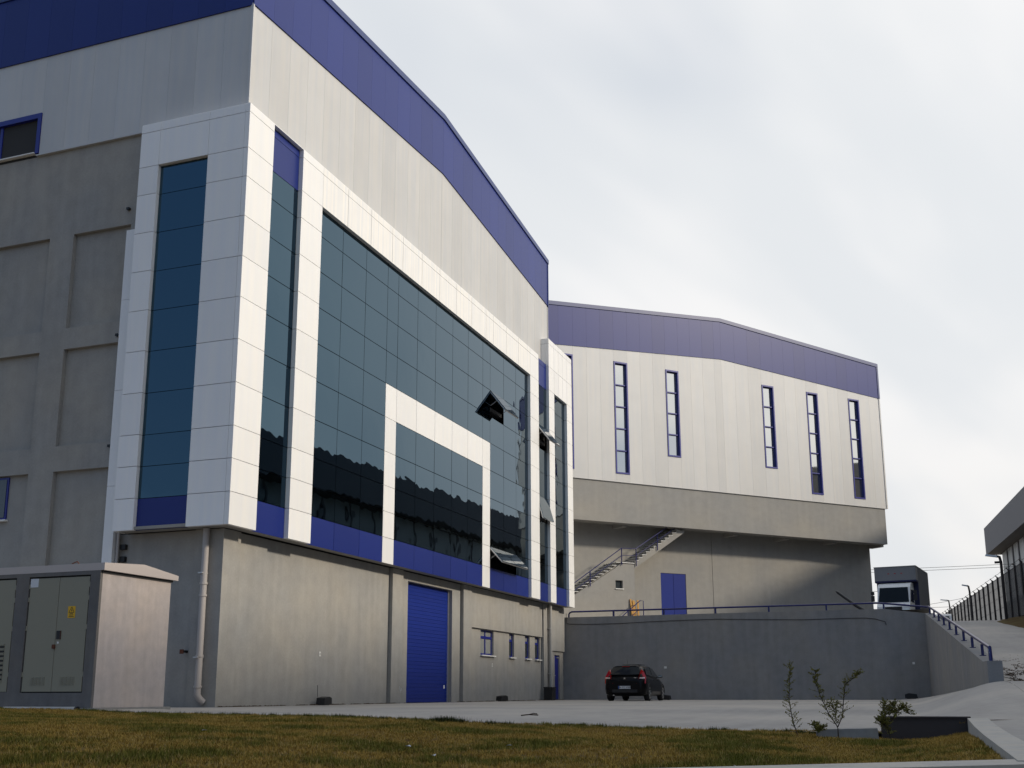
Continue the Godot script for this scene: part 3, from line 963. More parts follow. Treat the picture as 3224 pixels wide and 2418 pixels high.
	for wz in [w1 + 0.06]:
		tube(s, "handrail", M.blue_rail, [Vector3(28.2, 5.02, wz), Vector3(32.85, 8.14, wz), Vector3(33.8, 8.17, wz), Vector3(36.1, 9.6, wz)], 0.025, 6)
		tube(s, "handrail", M.blue_rail, [Vector3(28.2, 4.62, wz), Vector3(32.85, 7.74, wz), Vector3(33.8, 7.77, wz), Vector3(36.5, 9.5, wz)], 0.018, 6)
		for p in [[28.2, 4.35, 5.02], [30.79, 5.95, 6.76], [32.85, 7.2, 8.14], [33.8, 7.2, 8.17], [35.26, 8.15, 9.08]]:
			tube(s, "rail_post", M.blue_rail, [Vector3(p[0], p[1], wz), Vector3(p[0], p[2], wz)], 0.028, 6)
	# short rail at the door step, boards leaning against it
	var hr := thing("step_handrail", "low blue handrail with a sloping end by the blue double door", "handrail", b.position, -az)
	hr.scale = b.scale
	var q := 0.0
	tube(hr, "rail", M.blue_rail, [Vector3(31.4, 3.5, q), Vector3(33.75, 5.26, q), Vector3(33.97, 5.26, q), Vector3(33.97, 3.44, q)], 0.026, 6)
	tube(hr, "rail", M.blue_rail, [Vector3(32.0, 3.5, q), Vector3(33.6, 4.72, q), Vector3(33.97, 4.74, q)], 0.02, 6)
	tube(hr, "rail_post", M.blue_rail, [Vector3(32.95, 3.44, q), Vector3(32.95, 4.66, q)], 0.026, 6)
	var k := 0
	for bd in [[33.42, 0.10, 1.42, 0.05], [33.53, 0.13, 1.36, -0.03], [33.66, 0.08, 1.30, 0.06], [33.80, 0.11, 1.38, -0.05]]:
		var o := thing("wooden_board", ["narrow yellow wooden board leaning at the step handrail, outermost of four", "broad yellow wooden board leaning at the step handrail", "thin short wooden board between two leaning boards", "yellow wooden board leaning nearest the handrail corner post"][k], "board", b.position, -az, "wooden boards leaning by the steps")
		o.scale = b.scale
		var plank := box(o, "plank", M.wood_yellow, -bd[1] / 2.0, bd[1] / 2.0, 0, bd[2] + 0.5, -0.02, 0.02)
		plank.position = Vector3(bd[0], 3.442 + bd[2] / 2.0 + 0.25, -0.25)
		plank.rotation = Vector3(-0.12, 0, bd[3])
		k += 1

# ------------------------------------------------------------------ retaining wall, rail, cable
func make_retaining() -> void:
	var b := thing("retaining_wall", "long dark grey concrete retaining wall running down along the ramp", "wall")
	box(b, "wall", M.yard_wall, 28.9, 29.25, -0.3, 4.0, -0.5, 15.02)
	var st := begin()
	hexa(st, [Vector3(28.9, -0.3, 16.72), Vector3(28.9, 3.76, 16.72), Vector3(29.25, 3.76, 16.9), Vector3(29.25, -0.3, 16.9),
		Vector3(28.9, -0.3, 15.02), Vector3(28.9, 4.0, 15.02), Vector3(29.25, 4.0, 15.02), Vector3(29.25, -0.3, 15.02)])
	done(st, b, "wall", M.yard_wall)
	# parapet of the ramp: top falls from 3.76 to 1.06
	var A := Vector3(28.9, 0, 16.72); var E := Vector3(6.5, 0, 17.83)
	var out := Vector3(0.049, 0, 0.999) * 0.34
	var pt := begin()
	hexa(pt, [E + Vector3(0, -0.3, 0), E + Vector3(0, 1.06, 0), E + out + Vector3(0, 1.06, 0), E + out + Vector3(0, -0.3, 0),
		A + Vector3(0, -0.3, 0), A + Vector3(0, 3.76, 0), A + out + Vector3(0, 3.76, 0), A + out + Vector3(0, -0.3, 0)])
	done(pt, b, "parapet", M.yard_wall)
	var F := Vector3(5.6, 0, 17.875)
	var et := begin()
	hexa(et, [F + Vector3(0, -0.3, 0), F + Vector3(0, 1.055, 0), F + out + Vector3(0, 1.055, 0), F + out + Vector3(0, -0.3, 0),
		E + Vector3(-0.002, -0.3, 0), E + Vector3(-0.002, 1.055, 0), E + out + Vector3(-0.002, 1.055, 0), E + out + Vector3(-0.002, -0.3, 0)])
	done(et, b, "end_block", M.yard_wall)
	box(b, "number_plate", M.white_sill, 28.885, 28.899, 1.46, 1.56, 4.88, 5.0)
	box(b, "number_plate", M.white_sill, 28.885, 28.899, 1.53, 1.63, 16.04, 16.14)
	# blue rail
	var r := thing("guard_rail", "blue tubular guard rail along the top of the dark retaining wall", "railing")
	var rail := []
	var mid := Vector3(29.07, 0, 0)
	rail.append(mid + Vector3(0, 4.0, 0.1))
	rail.append(mid + Vector3(0, 4.16, 0.1))
	rail.append(mid + Vector3(0, 4.24, 0.15))
	rail.append(mid + Vector3(0, 4.28, 0.26))
	rail.append(mid + Vector3(0, 4.28, 14.8))
	rail.append(mid + Vector3(0, 4.05, 16.8))
	var a2 := A + out * 0.5; var e2 := E + out * 0.5
	rail.append(a2 + Vector3(-0.4, 4.02, 0))
	rail.append(e2 + Vector3(-0.2, 1.40, 0))
	tube(r, "rail", M.blue_rail, rail, 0.042, 10)
	tube(r, "post", M.blue_rail, [e2 + Vector3(-0.2, 1.40, 0), e2 + Vector3(-0.32, 1.05, 0)], 0.045, 8)
	for z in [2.4, 4.9, 7.4, 9.9, 12.5, 15.0]:
		box(r, "post", M.blue_rail, 29.03, 29.11, 4.0, 4.26, z - 0.04, z + 0.04)
	for k in 9:
		var t := (k + 0.35) / 9.0
		var p := a2.lerp(e2, t)
		var y := lerpf(3.76, 1.06, t)
		var pp := box(r, "post", M.blue_rail, p.x - 0.045, p.x + 0.045, y - 0.01, y + 0.29, p.z - 0.035, p.z + 0.035)
		box(pp, "foot_plate", M.blue_rail, -0.09, 0.09, -0.16, -0.13, -0.08, 0.08)
	var c := thing("wall_cable", "thin black cable strung along the retaining wall below its top", "cable")
	var pts := []
	for p in [[4.2, -0.06], [3.9, -0.03], [3.72, 0.02], [3.66, 0.2], [3.63, 1.4], [3.64, 2.78], [3.69, 4.4], [3.71, 5.61], [3.73, 7.54], [3.68, 8.88], [3.64, 10.2], [3.60, 11.5], [3.62, 13.3], [3.61, 14.2], [3.56, 14.6], [3.42, 15.03], [3.28, 15.05]]:
		pts.append(Vector3(28.885, p[0], maxf(p[1], 0.02)))
	tube(c, "cable", M.black, pts, 0.013, 5)
	# black floodlights on the ground, a black box by the downpipe
	var spots := [[Vector3(5.0, 0, 0.18), 0.1, "black floodlight on the ground by the wall with a loose cable standing up"], [Vector3(19.4, 0, 0.2), -0.2, "black floodlight on the ground under the small blue windows"],
		[Vector3(27.9, 0, 5.1), 1.4, "black floodlight on the ground behind the dark car"], [Vector3(28.45, 0.04, 15.9), 1.6, "black floodlight at the foot of the retaining wall corner"]]
	for i in spots.size():
		var f := thing("floodlight", spots[i][2], "floodlight", spots[i][0], spots[i][1], "floodlights on the ground")
		prism(f, "housing", M.black, P2([-0.26, 0.02, -0.22, 0.2, 0.1, 0.24, 0.26, 0.2, 0.27, 0.03]), -0.13, 0.13)
		box(f, "foot", M.black, -0.2, 0.2, 0, 0.02, -0.08, 0.08)
		box(f, "lens", M.car_glass, 0.262, 0.275, 0.05, 0.18, -0.1, 0.1)
		if i == 0: tube(f, "cable", M.black, [Vector3(-0.2, 0.1, -0.08), Vector3(-0.24, 0.3, -0.1), Vector3(-0.2, 0.5, -0.12), Vector3(-0.22, 0.56, -0.12)], 0.008, 5)
	var bn := thing("black_box", "upright black box standing at the foot of the downpipe", "box", Vector3(25.6, 0, 0.22))
	box(bn, "case", M.black, -0.3, 0.28, 0.015, 0.56, -0.19, 0.19)
	box(bn, "lid", M.car_plastic, -0.32, 0.30, 0.56, 0.60, -0.21, 0.21)
	box(bn, "base", M.car_plastic, -0.28, 0.26, 0.0, 0.015, -0.17, 0.17)

# ------------------------------------------------------------------ transformer kiosk
func make_kiosk() -> void:
	var s := 0.76
	var b := thing("transformer_kiosk", "low plastered transformer kiosk with grey double steel doors and yellow warning sign", "kiosk", Vector3(-23.25 + s * 21.96, 0.322 * (1.0 - s), 16.38 - s * 18.98))
	# local: x to the right along the end wall, z forwards; the doors face -x
	var W := 2.68 * s
	var D := 5.2
	var Hh := 3.35 * s
	box(b, "body", M.kiosk_plaster, 0.004, W, 0.0, Hh, -D, 0.0)
	box(b, "plinth", M.slab, -0.08, W + 0.1, -0.09, -0.002, -D - 0.1, 0.1)
	var k := func(y: float) -> float: return y * s
	var zd := func(z: float) -> float: return (z + 2.6) * s
	# roof slab: shallow ridge
	prism(b, "roof", M.kiosk_roof, P2([-0.06, Hh, W + 0.13, Hh, W + 0.13, Hh + 0.10, W * 0.53, Hh + 0.22, -0.06, Hh + 0.14]), -D - 0.12, 0.08)
	box(b, "drip_joint", M.joint, -0.03, W + 0.03, Hh - 0.045, Hh - 0.001, -D, 0.025)
	# plaster frame of the door side, left in front of the sunk doors
	var fr := Node3D.new()
	fr.name = "door_side"
	b.add_child(fr, true)
	fr.rotation.y = PI / 2
	var d1 := [-zd.call(-2.94), -zd.call(-4.80)]
	var d2 := [-zd.call(-5.29), -zd.call(-7.1)]
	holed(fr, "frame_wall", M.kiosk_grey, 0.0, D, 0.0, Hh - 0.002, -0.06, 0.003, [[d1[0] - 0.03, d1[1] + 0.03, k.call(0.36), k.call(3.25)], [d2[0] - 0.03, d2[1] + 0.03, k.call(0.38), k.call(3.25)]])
	for d in [d1, d2]:
		var door := Node3D.new()
		door.name = "steel_door"
		fr.add_child(door, true)
		var mid: float = (d[0] + d[1]) / 2.0
		obox(door, "backing", M.joint, d[0] - 0.03, d[1] + 0.03, k.call(0.36), k.call(3.25), -0.001, 0.006)
		for lf in [[d[0], mid - 0.005], [mid + 0.005, d[1]]]:
			obox(door, "door_leaf", M.kiosk_door, lf[0], lf[1], k.call(0.39), k.call(3.21), 0.007, 0.045)
		for yy in [0.75, 1.9, 2.62, 2.95]:
			for x in [d[0] - 0.012, d[1] + 0.012]:
				obox(door, "hinge", M.kiosk_door, x - 0.012, x + 0.012, k.call(yy), k.call(yy) + 0.09, 0.02, 0.052)
		if d == d1:
			for lv in [[-3.17, -3.63], [-4.09, -4.56]]:
				for row in 5:
					for c in 4:
						var z0: float = lerpf(-zd.call(lv[0]), -zd.call(lv[1]), c / 4.0)
						obox(door, "louvre", M.kiosk_door, z0 + 0.008, z0 + 0.078, k.call(0.56 + row * 0.042), k.call(0.56 + row * 0.042) + 0.012, 0.045, 0.056)
			obox(door, "lock_plate", M.black, -zd.call(-3.70), -zd.call(-3.84), k.call(1.67), k.call(1.88), 0.0455, 0.055)
			obox(door, "lock_label", M.rust, -zd.call(-3.70), -zd.call(-3.715), k.call(1.67), k.call(1.88), 0.0555, 0.058)
			obox(door, "keyhole", M.white_sill, -zd.call(-3.75), -zd.call(-3.80), k.call(1.56), k.call(1.61), 0.0455, 0.05)
			obox(door, "padlock", M.rust, -zd.call(-3.85), -zd.call(-3.93), k.call(1.44), k.call(1.54), 0.0455, 0.075)
			obox(door, "notice", M.paper, -zd.call(-4.55), -zd.call(-4.80) + 0.002, k.call(2.99), k.call(3.21), 0.0455, 0.048)
			# yellow warning sign: triangle, bolt, three lines of lettering
			var zs: float = -zd.call(-3.31)
			var sg := Node3D.new()
			sg.name = "warning_sign"
			door.add_child(sg, true)
			sg.position = Vector3(zs, k.call(2.19), -0.046)
			sg.rotation.y = PI
			var ww := 0.23 * s
			var hh := 0.29 * s
			box(sg, "plate", M.yellow, -ww, 0.0, 0.0, hh, 0, 0.003)
			var tr := begin()
			var c3 := [Vector2(-ww * 0.5, hh * 0.94), Vector2(-ww * 0.14, hh * 0.46), Vector2(-ww * 0.86, hh * 0.46)]
			for e in 3:
				var p: Vector2 = c3[e]; var q: Vector2 = c3[(e + 1) % 3]
				var nn := (q - p).orthogonal().normalized() * 0.005
				prism_st(tr, PackedVector2Array([p + nn, q + nn, q - nn, p - nn]), 0.0032, 0.0045)
			prism_st(tr, P2([-ww * 0.46, hh * 0.78, -ww * 0.58, hh * 0.62, -ww * 0.5, hh * 0.62, -ww * 0.52, hh * 0.5, -ww * 0.4, hh * 0.66, -ww * 0.48, hh * 0.66]), 0.0032, 0.0045)
			done(tr, sg, "triangle", M.black)
			for row in 3:
				box(sg, "lettering", M.black, -ww * (0.72 + 0.06 * row), -ww * (0.28 - 0.06 * row), hh * (0.34 - 0.12 * row), hh * (0.39 - 0.12 * row), 0.0032, 0.0045)
		else:
			for row in 17:
				obox(door, "grille_slat", M.joint if row % 2 else M.kiosk_door, d[0] + 0.14, d[0] + 0.7, k.call(0.62) + row * 0.044, k.call(0.62) + row * 0.044 + 0.03, 0.0455, 0.058)
	var pipe := thing("grey_pipe", "long grey pipe lying on the ground along the kiosk doors", "pipe", b.position + Vector3(-0.2, 0, 0))
	tube(pipe, "pipe", M.pipe_grey, [Vector3(0, -0.03, zd.call(-5.1)), Vector3(0, -0.03, zd.call(-2.88))], 0.055, 10)
	tube(pipe, "end_cap", M.black, [Vector3(0, -0.03, zd.call(-2.88) + 0.002), Vector3(0, -0.03, zd.call(-2.88) + 0.05)], 0.058, 10)
	tube(b, "roof_hook", M.rust, [Vector3(0.3, Hh + 0.14, -1.02), Vector3(0.28, Hh + 0.2, -1.0), Vector3(0.3, Hh + 0.24, -0.9), Vector3(0.32, Hh + 0.18, -0.86)], 0.012, 5)

# ------------------------------------------------------------------ car and truck
# loft of half sections (z, y) at stations x, mirrored; one smooth shell
func loft(p: Node3D, called: String, m: Material, stations: Array) -> MeshInstance3D:
	var st := begin()
	st.set_smooth_group(0)
	var rings := []
	for s in stations:
		var ring := []
		for q in s[1]: ring.append(Vector3(s[0], q[1], q[0]))
		for i in range(s[1].size() - 1, -1, -1):
			if s[1][i][0] > 0.001: ring.append(Vector3(s[0], s[1][i][1], -s[1][i][0]))
		rings.append(ring)
	for i in rings.size() - 1:
		var n: int = rings[i].size()
		for k in n:
			quad(st, rings[i][k], rings[i + 1][k], rings[i + 1][(k + 1) % n], rings[i][(k + 1) % n])
	st.set_smooth_group(-1)
	for e in [0, rings.size() - 1]:
		var c := Vector3.ZERO
		for v in rings[e]: c += v / rings[e].size()
		for k in rings[e].size():
			tri(st, c, rings[e][k], rings[e][(k + 1) % rings[e].size()])
	return done(st, p, called, m)

func poly3(p: Node3D, called: String, m: Material, pts: Array, push: Vector3) -> MeshInstance3D:
	var st := begin()
	var n := pts.size()
	for k in range(1, n - 1):
		tri(st, pts[0] + push, pts[k] + push, pts[k + 1] + push)
		tri(st, pts[0], pts[k + 1], pts[k])
	for k in n: quad(st, pts[k], pts[(k + 1) % n], pts[(k + 1) % n] + push, pts[k] + push)
	return done(st, p, called, m)

func wheel(p: Node3D, at: Vector3, r: float, w: float, out: float) -> void:
	var q := Node3D.new()
	q.name = "wheel"
	p.add_child(q, true)
	q.position = at
	var t := begin()
	tube_st(t, [Vector3(0, 0, -w / 2), Vector3(0, 0, -w / 2 + 0.03), Vector3(0, 0, w / 2 - 0.03), Vector3(0, 0, w / 2)], [r * 0.93, r, r, r * 0.93], 24)
	done(t, q, "tyre", M.rubber)
	var d := out * (w / 2 + 0.004)
	var st := begin()
	for k in 5:
		var a := TAU * k / 5.0
		var e := Vector3(cos(a), sin(a), 0); var f := Vector3(-sin(a), cos(a), 0) * r * 0.13
		quad(st, e * 0.04 + f + Vector3(0, 0, d), e * r * 0.66 + f * 0.8 + Vector3(0, 0, d), e * r * 0.66 - f * 0.8 + Vector3(0, 0, d), e * 0.04 - f + Vector3(0, 0, d))
	for k in 20:
		var a := TAU * k / 20.0; var b := TAU * (k + 1) / 20.0
		var e := Vector3(cos(a), sin(a), 0); var g := Vector3(cos(b), sin(b), 0)
		quad(st, e * r * 0.62 + Vector3(0, 0, d), e * r * 0.72 + Vector3(0, 0, d), g * r * 0.72 + Vector3(0, 0, d), g * r * 0.62 + Vector3(0, 0, d))
	done(st, q, "rim", M.rim)

func lettering(p: Node3D, called: String, text: String, height: float, at: Vector3, turn: Vector3, m: Material, bold := true) -> void:
	var t := TextMesh.new()
	var f := SystemFont.new()
	f.font_names = PackedStringArray(["Droid Sans"])
	if bold: f.font_weight = 700
	t.font = f
	t.text = text
	t.font_size = 64
	t.pixel_size = height / 46.0
	t.depth = 0.003
	var o := node(p, called, t, m, at)
	o.rotation = turn

func make_car() -> void:
	var az := deg_to_rad(1.0)
	var b := thing("parked_car", "black five door hatchback with red tail lights parked before the retaining wall", "car", Vector3(21.0, 0.0, 4.95), az)
	# local x forwards from the rear bumper, y up, z to the right
	var sec := func(w: float, y0: float, y1: float) -> Array:
		return [[w * 0.80, y0], [w * 0.965, y0 + 0.06], [w, y0 + 0.24], [w * 0.995, (y0 + y1) * 0.52], [w * 0.965, y1 - 0.13], [w * 0.90, y1 - 0.035], [w * 0.80, y1], [0.0, y1 + 0.015]]
	var body := []
	for s in [[0.0, 0.66, 0.36, 0.80], [0.035, 0.76, 0.30, 0.90], [0.11, 0.835, 0.24, 0.98], [0.28, 0.872, 0.21, 1.01], [0.6, 0.885, 0.20, 1.01], [1.6, 0.888, 0.19, 0.97], [2.9, 0.888, 0.19, 0.93], [3.4, 0.88, 0.20, 0.89], [3.85, 0.85, 0.20, 0.80], [4.1, 0.76, 0.22, 0.71], [4.22, 0.6, 0.28, 0.62], [4.26, 0.42, 0.34, 0.54]]:
		body.append([s[0], sec.call(s[1], s[2], s[3])])
	loft(b, "body", M.car_paint, body)
	var gh := []
	for s in [[0.10, 0.72, 0.97, 0.62, 1.0], [0.30, 0.765, 0.97, 0.60, 1.25], [0.44, 0.785, 0.97, 0.585, 1.385], [0.62, 0.795, 0.97, 0.58, 1.425], [1.2, 0.80, 0.96, 0.585, 1.46], [1.9, 0.80, 0.95, 0.58, 1.465], [2.35, 0.80, 0.93, 0.60, 1.43], [2.75, 0.795, 0.92, 0.58, 1.28], [3.3, 0.77, 0.90, 0.56, 0.93]]:
		gh.append([s[0], [[s[1] * 0.9, s[2] - 0.05], [s[1], s[2]], [lerpf(s[1], s[3], 0.78), lerpf(s[2], s[4], 0.82)], [s[3] * 0.97, s[4] - 0.055], [s[3] * 0.78, s[4] - 0.016], [s[3] * 0.4, s[4] + 0.006], [0.0, s[4] + 0.014]]])
	loft(b, "cabin", M.car_paint, gh)
	# rear screen, spoiler lip, side glass
	poly3(b, "rear_window", M.dark_glass, [Vector3(0.125, 1.035, -0.60), Vector3(0.375, 1.33, -0.53), Vector3(0.395, 1.365, 0.0), Vector3(0.375, 1.33, 0.53), Vector3(0.125, 1.035, 0.60), Vector3(0.112, 1.02, 0.0)], Vector3(-0.035, 0.035, 0))
	poly3(b, "spoiler", M.car_paint, [Vector3(0.34, 1.355, -0.53), Vector3(0.36, 1.395, -0.4), Vector3(0.36, 1.405, 0), Vector3(0.36, 1.395, 0.4), Vector3(0.34, 1.355, 0.53), Vector3(0.64, 1.395, 0.52), Vector3(0.64, 1.44, 0), Vector3(0.64, 1.395, -0.52)], Vector3(0, 0.02, 0))
	box(b, "brake_light", M.tail_red, 0.315, 0.335, 1.375, 1.395, -0.16, 0.16)
	box(b, "sunroof", M.car_glass, 1.25, 2.05, 1.472, 1.492, -0.36, 0.42)
	for sg in [-1.0, 1.0]:
		poly3(b, "side_window", M.car_glass, [Vector3(0.62, 1.06, 0.785 * sg), Vector3(0.86, 1.32, 0.69 * sg), Vector3(1.62, 1.375, 0.668 * sg), Vector3(1.66, 1.0, 0.80 * sg)], Vector3(0, 0, 0.012 * sg))
		poly3(b, "side_window", M.car_glass, [Vector3(1.74, 1.0, 0.80 * sg), Vector3(1.70, 1.375, 0.668 * sg), Vector3(2.28, 1.33, 0.665 * sg), Vector3(2.95, 0.96, 0.795 * sg)], Vector3(0, 0, 0.012 * sg))
		# tall tail lamps that taper up the rear pillar
		var tl := Node3D.new()
		tl.name = "tail_light"
		b.add_child(tl, true)
		poly3(tl, "lens", M.tail_red, [Vector3(0.025, 0.70, 0.47 * sg), Vector3(0.055, 0.93, 0.575 * sg), Vector3(0.27, 1.27, 0.645 * sg), Vector3(0.32, 1.20, 0.725 * sg), Vector3(0.25, 0.97, 0.84 * sg), Vector3(0.15, 0.70, 0.84 * sg)], Vector3(-0.03, 0, 0.02 * sg))
		poly3(tl, "reverse_lens", M.tail_clear, [Vector3(0.035, 0.895, 0.60 * sg), Vector3(0.055, 0.95, 0.63 * sg), Vector3(0.17, 0.96, 0.80 * sg), Vector3(0.15, 0.90, 0.81 * sg)], Vector3(-0.032, 0, 0.022 * sg))
		var mr := Node3D.new()
		mr.name = "side_mirror"
		b.add_child(mr, true)
		loft(mr, "housing", M.car_plastic, [[2.50, [[0.0001, 0.94], [0.09, 0.95], [0.1, 1.03], [0.05, 1.07], [0.0, 1.075]]], [2.58, [[0.0001, 0.95], [0.07, 0.97], [0.07, 1.02], [0.04, 1.05], [0.0, 1.055]]]]).position.z = sg * 0.97
		box(mr, "mirror_glass", M.clear_glass, 2.493, 2.497, 0.965, 1.05, sg * 0.97 - 0.075, sg * 0.97 + 0.075)
		box(mr, "arm", M.car_plastic, 2.52, 2.58, 0.955, 0.985, minf(sg * 0.78, sg * 0.92), maxf(sg * 0.78, sg * 0.92))
		for x in [1.45, 2.35]: box(b, "door_handle", M.car_paint, x, x + 0.16, 0.83, 0.855, minf(sg * 0.88, sg * 0.905), maxf(sg * 0.88, sg * 0.905))
		for x in [0.78, 3.42]:
			wheel(b, Vector3(x, 0.315, sg * 0.775), 0.315, 0.21, sg)
			var ar := begin()
			var arc := []
			for k in 17: arc.append(Vector3(x + 0.36 * cos(PI * k / 16.0), 0.315 + 0.36 * sin(PI * k / 16.0), sg * 0.872))
			var rr := []
			for k in 17: rr.append(0.022)
			tube_st(ar, arc, rr, 6)
			done(ar, b, "wheel_arch", M.car_plastic)
	box(b, "bumper_insert", M.car_plastic, -0.012, 0.05, 0.34, 0.46, -0.52, 0.52)
	var pl := box(b, "licence_plate", M.paper, -0.03, -0.013, 0.49, 0.60, -0.26, 0.26)
	box(pl, "blue_strip", M.plate_blue, -0.011, -0.0088, -0.054, 0.054, -0.259, -0.21)
	lettering(pl, "characters", "34 FZ 5188", 0.075, Vector3(-0.0105, 0.0, 0.02), Vector3(0, -PI / 2, 0), M.black)
	# badge: a slanted letter in the middle of the hatch, small scripts at both sides
	lettering(b, "badge", "H", 0.07, Vector3(0.02, 0.905, 0.0), Vector3(0, -PI / 2, 0), M.chrome)
	lettering(b, "badge_script", "CRDi", 0.035, Vector3(0.03, 0.93, 0.44), Vector3(0, -PI / 2, 0), M.chrome)
	box(b, "exhaust", M.chrome, 0.02, 0.08, 0.215, 0.25, -0.5, -0.44)
	tube(b, "antenna", M.black, [Vector3(0.72, 1.47, 0.0), Vector3(0.60, 1.62, 0.0), Vector3(0.55, 1.68, 0.0)], 0.006, 5)
	tube(b, "wiper", M.black, [Vector3(0.08, 1.03, 0.05), Vector3(0.11, 1.07, 0.3), Vector3(0.12, 1.075, 0.42)], 0.009, 5)

func make_truck() -> void:
	var b := thing("box_truck", "white cab truck with a grey box body standing above the retaining wall", "truck", Vector3(40.7, 3.95, 15.2), deg_to_rad(-8.0))
	# local x away from the camera, the cab at x = 0
	var cab := begin()
	prism_st(cab, P2([0.05, 0.45, 0.0, 0.62, 0.02, 1.0, 0.24, 1.22, 0.60, 2.1, 0.78, 2.28, 1.25, 2.38, 1.9, 2.4, 1.9, 0.45]), -0.87, 0.87)
	done(cab, b, "cab", M.truck_white)
	poly3(b, "windshield", M.dark_glass, [Vector3(0.245, 1.24, -0.81), Vector3(0.592, 2.08, -0.75), Vector3(0.592, 2.08, 0.75), Vector3(0.245, 1.24, 0.81)], Vector3(-0.02, 0.01, 0))
	for sg in [-1.0, 1.0]:
		poly3(b, "side_window", M.car_glass, [Vector3(0.5, 1.28, 0.871 * sg), Vector3(0.85, 1.95, 0.871 * sg), Vector3(1.6, 1.97, 0.871 * sg), Vector3(1.6, 1.28, 0.871 * sg)], Vector3(0, 0, 0.008 * sg))
		box(b, "headlight", M.clear_glass, -0.015, 0.03, 0.66, 0.86, minf(sg * 0.5, sg * 0.82), maxf(sg * 0.5, sg * 0.82))
		var mr := Node3D.new()
		mr.name = "side_mirror"
		b.add_child(mr, true)
		box(mr, "housing", M.black, 0.42, 0.5, 1.34, 1.66, sg * 1.13 - 0.09, sg * 1.13 + 0.09)
		box(mr, "upper_housing", M.black, 0.42, 0.5, 1.70, 1.88, sg * 1.13 - 0.09, sg * 1.13 + 0.09)
		tube(mr, "arm", M.black, [Vector3(0.5, 1.3, sg * 0.86), Vector3(0.47, 1.32, sg * 1.12), Vector3(0.47, 1.9, sg * 1.12), Vector3(0.6, 1.92, sg * 0.8)], 0.015, 5)
		wheel(b, Vector3(0.75, 0.34, sg * 0.78), 0.34, 0.22, sg)
		wheel(b, Vector3(4.3, 0.34, sg * 0.78), 0.34, 0.3, sg)
	box(b, "grille", M.black, -0.012, 0.03, 0.72, 0.98, -0.45, 0.45)
	box(b, "number_plate", M.paper, -0.03, -0.013, 0.5, 0.6, -0.26, 0.26)
	box(b, "hood_sign", M.plate_blue, 0.05, 0.07, 1.06, 1.12, 0.2, 0.62)
	box(b, "chassis", M.black, 0.3, 5.9, 0.38, 0.55, -0.5, 0.5)
	var bx := Node3D.new()
	bx.name = "box_body"
	b.add_child(bx, true)
	box(bx, "front_wall", M.tarp_blue, 2.0, 2.06, 0.6, 2.54, -1.12, 1.12)
	box(bx, "overcab", M.truck_box, 1.35, 2.06, 2.55, 3.3, -1.12, 1.12)
	box(bx, "overcab_floor", M.tarp_blue, 1.35, 2.0, 2.46, 2.548, -1.12, 1.12)
	box(bx, "side_panel", M.truck_rib, 2.06, 6.0, 0.6, 3.3, 1.08, 1.12)
	box(bx, "side_panel", M.truck_rib, 2.06, 6.0, 0.6, 3.3, -1.12, -1.08)
	box(bx, "rear_panel", M.truck_box, 5.95, 6.0, 0.6, 3.3, -1.08, 1.08)
	box(bx, "roof_panel", M.truck_box, 1.33, 6.02, 3.3, 3.35, -1.14, 1.14)
	box(bx, "floor_panel", M.truck_rib, 2.06, 5.95, 0.55, 0.6, -1.1, 1.1)
	for k in 9:
		for sg in [-1.0, 1.0]:
			box(bx, "rib", M.truck_box, 2.1 + k * 0.48, 2.16 + k * 0.48, 0.62, 3.29, minf(sg * 1.12, sg * 1.15), maxf(sg * 1.12, sg * 1.15))
	for z in [-0.35, 0.0, 0.35]: box(bx, "marker_light", M.tail_red, 1.335, 1.349, 2.92, 2.96, z - 0.05, z + 0.05)

